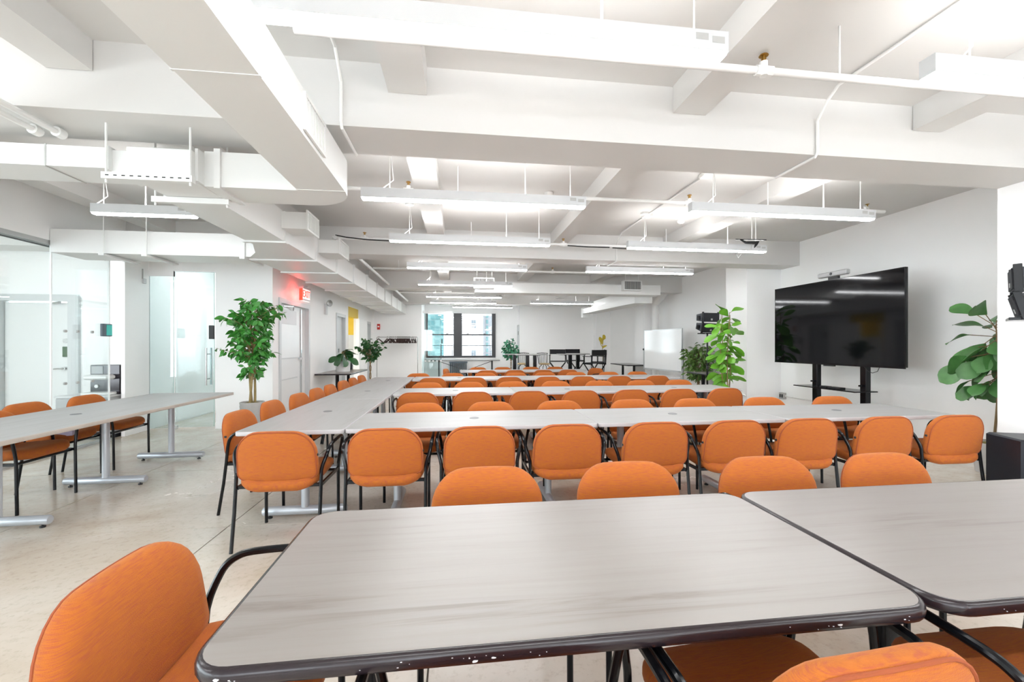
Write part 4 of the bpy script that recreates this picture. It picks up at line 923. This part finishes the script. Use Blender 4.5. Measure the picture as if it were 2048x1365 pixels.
small_tree('ficus_tree', 'small round ficus with braided trunk left of the coat rack', (-2.50, 12.7, 0), LEAFE, 1.28, 0.36, 0.32, 330, 0.12, 0.065, 1.1, (0.13, 0.16, 0.28), POTG, 31)
small_tree('ficus_tree', 'teal green potted tree in the corner right of the window', (2.03, 16.3, 0), LEAFT, 1.22, 0.36, 0.38, 300, 0.13, 0.075, 1.0, (0.14, 0.17, 0.3), POTG, 32)
small_tree('leafy_bush', 'dusty green bushy plant between whiteboard and pole speaker', (5.70, 9.55, 0), LEAFD, 0.95, 0.36, 0.44, 620, 0.14, 0.05, 0.7, (0.15, 0.18, 0.3), POTG, 33, stems=4)
t = thing('dried_leaf_stem', 'tall thin stem with yellow leaves in the back right corner', 'plant', (5.30, 15.2, 0))
pot(t, 0.08, 0.10, 0.18, POTW); MB().tube([(0, 0, 0.15), (0.01, 0, 0.8), (-0.01, 0, 1.25), (0.03, 0, 1.58)], 0.01, 6).obj('stem', BARK, t)
lm = leaf(0.26, 0.15, 0.05, 0.4, True).mesh('leaf', 60); lm.materials.append(LEAFY)
for z, a in ((1.2, 0.3), (1.27, 2.8), (1.36, 4.0), (1.42, 2.2), (1.5, 0.6), (1.55, 5.2)): o = obj('leaf', lm, None, t); o.matrix_local = orient(Vector((0, 0, z)), (math.cos(a) * 0.5, math.sin(a) * 0.5, 0.7), a, 0.9)

# ================================================================== EXIT WALL FITTINGS
def text_mesh(body, size, depth=0.004):
    cu = bpy.data.curves.new('txt', 'FONT'); cu.body = body; cu.size = size; cu.extrude = depth; cu.align_x = 'CENTER'; cu.align_y = 'CENTER'
    o = bpy.data.objects.new('txt', cu); COL.objects.link(o)
    me = bpy.data.meshes.new_from_object(o.evaluated_get(bpy.context.evaluated_depsgraph_get()))
    bpy.data.objects.remove(o); bpy.data.curves.remove(cu); return me
ex = thing('exit_sign', 'lit red and white EXIT sign hanging above the exit door', 'sign', (-2.86, 8.47, 2.17))
MB().bbox(-0.025, 0.025, -0.20, 0.20, 0.0, 0.22, 0.004).obj('sign_panel', EXITW, ex, 20)
MB().bbox(-0.045, 0.045, -0.21, 0.21, 0.22, 0.255, 0.004).obj('sign_housing', FIXT, ex, 20)
MB().cyl((0, 0, 0.255), (0, 0, 0.32), 0.02, 10).lathe([(0.0, 0.285), (0.06, 0.285), (0.05, 0.27), (0.0, 0.27)][::-1], seg=14).obj('mount', FIXT, ex)
MB().box(-0.14, 0.0, -0.03, 0.03, 0.235, 0.25).obj('wall_bracket', FIXT, ex, 0)
MB().box(0.0252, 0.027, -0.19, 0.19, 0.005, 0.035).obj('sign_strip', FIXT, ex, 0)
tme = text_mesh('EXIT', 0.19); tme.materials.append(EXITR)
for s in (1, -1):
    o = obj('letters', tme, None, ex); o.matrix_local = Matrix.Translation((s * 0.027, 0, 0.125)) @ Matrix.Rotation(s * PI / 2, 4, 'Z') @ Matrix.Rotation(PI / 2, 4, 'X')
MB().box(-0.03, 0.03, -0.206, -0.201, 0.0, 0.22).obj('red_edge', EXITR, ex, 0)
ld_ = bpy.data.lights.new('sign_glow', 'POINT'); ld_.energy = 1.2; ld_.color = (1, 0.02, 0.01); ld_.shadow_soft_size = 0.02
lo = bpy.data.objects.new('sign_glow', ld_); COL.objects.link(lo); lo.parent = ex; lo.location = (-0.05, -0.23, 0.11)
em = thing('emergency_light', 'small round emergency spotlight on the exit wall', 'lamp', (-3.0, 10.2, 2.2))
MB().bbox(0, 0.05, -0.10, 0.02, -0.16, 0.08, 0.004).obj('battery_box', FIXT, em, 20)
MB().cyl((0.03, -0.02, 0.1), (0.08, 0.02, 0.1), 0.012, 8).obj('arm', CHROME, em)
MB().lathe([(0.0, 0), (0.05, 0.0), (0.075, 0.03), (0.075, 0.05), (0.0, 0.055)], seg=18).obj('lamp_head', CHROME, em).matrix_local = Matrix.Translation((0.06, 0.02, 0.1)) @ Matrix.Rotation(PI / 2, 4, 'Y') @ Matrix.Rotation(0.6, 4, 'X')
pn = thing('partition_panel', 'white freestanding partition panel in front of the yellow recess', 'partition', (-2.92, 13.6, 0))
MB().bbox(-0.06, 0.04, -0.55, 0.55, 0.02, 2.12, 0.004).obj('panel', WHITE, pn, 20); MB().box(-0.06, 0.04, -0.5, 0.5, 0, 0.02).obj('plinth', DOORG, pn, 0)
fp = thing('fire_alarm', 'small red fire alarm box on the back left wall', 'alarm', (-2.82, 15.8, 2.0))
MB().bbox(-0.05, 0.05, -0.04, 0, -0.10, 0.10, 0.004).obj('alarm_box', REDP, fp, 20); MB().box(-0.03, 0.03, -0.046, -0.04, -0.02, 0.03).obj('strobe', WHITE, fp, 0)
bo = thing('spray_bottle', 'small dark bottle standing on the side table behind the potted plant', 'bottle', (-2.62, 10.98, 0.735))
MB().lathe([(0.0, 0), (0.035, 0), (0.037, 0.12), (0.015, 0.16), (0.015, 0.18), (0.0, 0.18)], seg=14).obj('bottle_body', BLACKP, bo); MB().lathe([(0.0, 0.18), (0.018, 0.18), (0.018, 0.24), (0.0, 0.24)], seg=10).obj('cap', SEATB, bo)

# coat rack
cr = thing('coat_rack', 'thin metal garment rack with dark hangers against the back left wall', 'rack', (-2.11, 15.4, 0))
MB().tube([(-0.70, 0, 0.06), (-0.70, 0, 1.60), (-0.685, 0, 1.625), (0.685, 0, 1.625), (0.70, 0, 1.60), (0.70, 0, 0.06)], 0.012, 8).obj('rail_frame', CHROME, cr)
for s in (-1, 1):
    MB().bar((s * 0.70, -0.25, 0.05), (s * 0.70, 0.25, 0.05), 0.03, 0.03).obj('foot', CHROME, cr)
    for y in (-0.22, 0.22): MB().cyl((s * 0.70, y, 0), (s * 0.70, y, 0.04), 0.02, 8).obj('caster', BLACKP, cr)
hm = MB().tube([(0, 0, 0.02), (0.02, 0, 0.035), (0.025, 0, 0.01), (0, 0, -0.02), (0, 0, -0.06)], 0.004, 5).tube([(0, 0, -0.05), (0.0, 0.21, -0.19)], [0.015, 0.022], 6).tube([(0, 0, -0.05), (0.0, -0.21, -0.19)], [0.015, 0.022], 6).tube([(0, -0.2, -0.19), (0, 0.2, -0.19)], 0.009, 5).mesh('coat_hanger'); hm.materials.append(HANGER)
hx = [-0.64, -0.35, -0.27, -0.24, -0.20, -0.15, -0.08] + [-0.02 + 0.026 * k for k in range(18)] + [0.50, 0.56, 0.62]
for k, x in enumerate(hx):
    o = obj('coat_hanger', hm, None, None, (-2.11 + x, 15.4, 1.615), (0, 0, R.uniform(-0.25, 0.25) if k > 6 else R.uniform(0.5, 1.2)))
    tag(o, 'dark brown clothes hanger on the garment rack rail', 'hanger', 'hangers on the garment rack')

# window zone
wt = thing('console_table', 'long narrow table on hairpin and crossed legs under the window', 'table', (0.30, 16.6, 0))
MB().bbox(-1.31, 1.31, -0.27, 0.27, 0.745, 0.785, 0.004).obj('tabletop', WOODW, wt, 20); MB().box(-1.312, 1.312, -0.272, 0.272, 0.735, 0.746).obj('edge_band', EDGED, wt, 0)
for s in (-1, 1):
    for y in (-0.2, 0.2): MB().bar((s * 1.02, y, 0.0), (s * 1.02, y, 0.735), 0.035, 0.035).obj('leg', DARKFR, wt)
    MB().bar((s * 1.02, 0, 0.72), (-s * 0.75, 0, 0.08), 0.02, 0.02).obj('cross_brace', DARKFR, wt)
    MB().bar((s * 1.02, -0.2, 0.04), (s * 1.02, 0.2, 0.04), 0.03, 0.03).obj('stretcher', DARKFR, wt)
rd = thing('radiator', 'dark grey finned radiator below the window', 'radiator', (0.02, 17.25, 0))
MB().box(-0.36, 0.36, -0.07, 0.07, 0.62, 0.68).obj('header', RADI, rd, 0); MB().box(-0.36, 0.36, -0.05, 0.05, 0.08, 0.13).obj('header', RADI, rd, 0)
for k in range(9): MB().bbox(-0.335 + k * 0.078, -0.295 + k * 0.078, -0.06, 0.06, 0.05, 0.64, 0.008).obj('fin', RADI, rd, 20)
for s in (-0.3, 0.3): MB().box(s - 0.03, s + 0.03, -0.05, 0.05, 0, 0.06).obj('foot', RADI, rd, 0)
gs = thing('glass_screen', 'frameless glass screen with dotted decals left of the window', 'glass screen', (0, 15.9, 0))
MB().box(-1.29, -0.61, -0.006, 0.006, 0.02, 2.50).obj('glass_panel', GLASSG, gs, 0)
MB().box(-1.29, -0.20, -0.03, 0.03, 2.50, 2.60).obj('head_rail', WHITE, gs, 0); MB().box(-0.614, -0.606, -0.008, 0.008, 0.02, 1.42).obj('glass_edge', GLASSE, gs, 0)
MB().box(-0.60, -0.56, -0.04, 0.04, 1.40, 1.56).obj('lock', BLACKP, gs, 0); MB().box(-1.29, -0.61, -0.02, 0.02, 0, 0.02).obj('floor_channel', ALU, gs, 0)
MB().cyl((-0.61, -0.04, 0.85), (-0.61, -0.04, 1.38), 0.015, 8).obj('pull_handle', DARKFR, gs)
for k in range(5): MB().cyl((-1.18 + k * 0.14, -0.009, 0.76), (-1.18 + k * 0.14, -0.004, 0.76), 0.03, 12).obj('decal_dot', WHITE, gs)

# bar-height tables and chairs
def bar_table(label, x, y, w, group='bar tables at the back'):
    t = thing('bar_table', label, 'table', (x, y, 0), 0, group)
    MB().bbox(-w / 2, w / 2, -0.33, 0.33, 1.02, 1.05, 0.004).obj('tabletop', WOODW, t, 20); MB().box(-w / 2 - 0.002, w / 2 + 0.002, -0.332, 0.332, 1.022, 1.03).obj('edge_band', EDGED, t, 0)
    MB().bbox(-0.055, 0.055, -0.055, 0.055, 0.02, 1.02, 0.006).obj('column', BLACKM, t, 20)
    MB().bbox(-0.27, 0.27, -0.27, 0.27, 0, 0.02, 0.006).obj('base_plate', BLACKM, t, 20)
bar_table('tall black-column table in front of the window corner plant', 1.86, 14.0, 0.72)
bar_table('tall black-column table between two slatted stools', 2.16, 13.20, 0.70); bar_table('tall black-column table before the right slatted stool', 2.55, 14.05, 0.66)
bar_table('tall black-column table left of the director chairs', 3.68, 13.75, 0.78); bar_table('tall black-column table among the director chairs', 4.18, 14.60, 0.70)
def stool(label, x, y, rz):
    t = thing('slatted_stool', label, 'chair', (x, y, 0), rz, 'slatted bar stools')
    MB().lathe([(0.0, 0.66), (0.17, 0.66), (0.19, 0.68), (0.18, 0.71), (0.12, 0.72), (0.0, 0.72)], seg=18).obj('seat', SEATB, t)
    for a in range(4):
        an = PI / 4 + a * PI / 2
        MB().tube([(0.10 * math.cos(an), 0.10 * math.sin(an), 0.65), (0.19 * math.cos(an), 0.19 * math.sin(an), 0.58), (0.20 * math.cos(an), 0.20 * math.sin(an), 0.3), (0.25 * math.cos(an), 0.25 * math.sin(an), 0)], 0.012, 6).obj('leg', BLACKM, t)
    MB().tube([(0.21 * math.cos(2 * PI * k / 16), 0.21 * math.sin(2 * PI * k / 16), 0.28) for k in range(16)], 0.009, 6, True).obj('foot_ring', BLACKM, t)
    MB().tube([(-0.15, -0.14, 0.68), (-0.19, -0.19, 1.05)], 0.012, 6).tube([(0.15, -0.14, 0.68), (0.19, -0.19, 1.05)], 0.012, 6).tube([(-0.21, -0.19, 1.05), (0, -0.22, 1.065), (0.21, -0.19, 1.05)], 0.012, 6).obj('back_frame', BLACKM, t)
    for x_ in (-0.1, -0.035, 0.035, 0.1): MB().tube([(x_ * 0.9, -0.16, 0.70), (x_ * 1.1, -0.21, 1.055)], 0.007, 6).obj('slat', BLACKM, t)
stool('black metal slatted stool with tan seat, left one', 2.25, 14.75, 2.9); stool('black metal slatted stool with tan seat, right one', 3.00, 14.6, 3.4)
def director(label, x, y, rz):
    t = thing('director_chair', label, 'chair', (x, y, 0), rz, 'black folding director chairs')
    MB().bbox(-0.27, 0.27, -0.21, 0.21, 0.765, 0.79, 0.004).obj('seat', BLACKF, t, 20)
    for s in (-1, 1):
        MB().bar((s * 0.27, -0.20, 0.76), (s * 0.27, -0.235, 1.19), 0.025, 0.03).obj('back_post', BLACKM, t)
        MB().bar((s * 0.27, 0.19, 0.76), (s * 0.27, 0.19, 0.98), 0.025, 0.03).obj('arm_post', BLACKM, t)
        MB().bbox(s * 0.27 - 0.03, s * 0.27 + 0.03, -0.22, 0.24, 0.975, 0.995, 0.004).obj('armrest', BLACKM, t, 20)
        MB().bar((s * 0.27, -0.22, 0.75), (s * 0.27, 0.22, 0.75), 0.03, 0.035).obj('seat_rail', BLACKM, t)
        MB().bar((s * 0.27, -0.22, 0.02), (s * 0.27, 0.22, 0.02), 0.03, 0.035).obj('floor_rail', BLACKM, t)
        for y_ in (-0.19, 0.19): MB().bar((s * 0.27, y_ + s * 0.012, 0.74), (-s * 0.27, y_ + s * 0.012, 0.03), 0.02, 0.032).obj('leg', BLACKM, t)
    MB().bar((-0.27, -0.19, 0.27), (0.27, -0.19, 0.27), 0.02, 0.03).bar((-0.27, 0.19, 0.27), (0.27, 0.19, 0.27), 0.02, 0.03).obj('footrest', BLACKM, t)
    MB().bbox(-0.285, 0.285, -0.245, -0.225, 1.02, 1.19, 0.004).obj('back_sling', BLACKF, t, 20)
director('black canvas director chair at the left of its cluster', 3.46, 14.60, 2.9); director('black canvas director chair at the back middle of its cluster', 4.28, 15.25, 3.3)
director('black canvas director chair nearest the camera in its cluster', 4.28, 13.02, 0.35); director('black canvas director chair standing apart by the yellow stem', 4.62, 13.75, 1.3)

# glass room appliances and small wall devices
cb2 = thing('base_cabinet', 'grey base cabinet under the coffee machine behind the glass', 'cabinet', (-5.27, 7.05, 0))
MB().bbox(-0.33, 0.33, -0.30, 0.33, 0.05, 0.60, 0.004).obj('cabinet_body', CABG, cb2, 20); MB().box(-0.33, 0.33, -0.27, 0.3, 0, 0.05).obj('plinth', BLACKP, cb2, 0); MB().box(-0.34, 0.34, -0.32, 0.34, 0.60, 0.625).obj('worktop', FIXT, cb2, 0)
MB().box(-0.32, -0.005, -0.315, -0.30, 0.08, 0.58).obj('cabinet_door', CABG, cb2, 0); MB().box(0.005, 0.32, -0.315, -0.30, 0.08, 0.58).obj('cabinet_door', CABG, cb2, 0)
cm = thing('coffee_machine', 'black and white coffee machine on the cabinet behind the glass', 'appliance', (-5.13, 6.98, 0.625))
MB().bbox(-0.17, 0.22, -0.06, 0.22, 0, 0.43, 0.006).obj('machine_body', APPL, cm, 20); MB().bbox(-0.17, 0.16, -0.20, -0.04, 0.22, 0.29, 0.02).obj('dispenser', POTW, cm, 30)
MB().bbox(-0.18, 0.18, -0.22, 0.0, 0, 0.04, 0.01).obj('drip_tray', POTW, cm, 30); MB().box(-0.15, 0.0, -0.066, -0.06, 0.30, 0.41).obj('display', CABG, cm, 0); MB().cyl((-0.08, -0.075, 0.12), (-0.08, -0.06, 0.12), 0.025, 14).obj('knob', POTW, cm)
ip = thing('wall_tablet', 'small dark access panel mounted on the glass edge', 'panel', (-4.87, 6.62, 1.55))
MB().bbox(-0.015, 0.02, -0.085, 0.085, -0.085, 0.09, 0.006).obj('panel_case', RADI, ip, 20); MB().box(0.02, 0.023, -0.02, 0.075, -0.07, 0.075).obj('panel_screen', TEALS, ip, 0)
ts = thing('thermostat', 'small white wall thermostat above the access panel', 'thermostat', (-5.05, 7.4, 2.0))
MB().bbox(-0.06, 0.06, -0.03, 0, -0.11, 0.10, 0.005).obj('case', WHITE, ts, 20); MB().cyl((-0.01, -0.036, 0.0), (-0.01, -0.03, 0.0), 0.02, 12).obj('dial', CABLEW, ts)
hk = thing('wall_hook', 'small white detector bracket beside the glass door header', 'bracket', (-4.85, 7.30, 2.40))
MB().bbox(0, 0.03, -0.03, 0.03, -0.10, -0.02, 0.004).obj('bracket_body', FIXT, hk, 20); MB().bar((0.01, -0.03, -0.03), (0.03, -0.06, 0.12), 0.012, 0.012).obj('arm', CABLEW, hk)
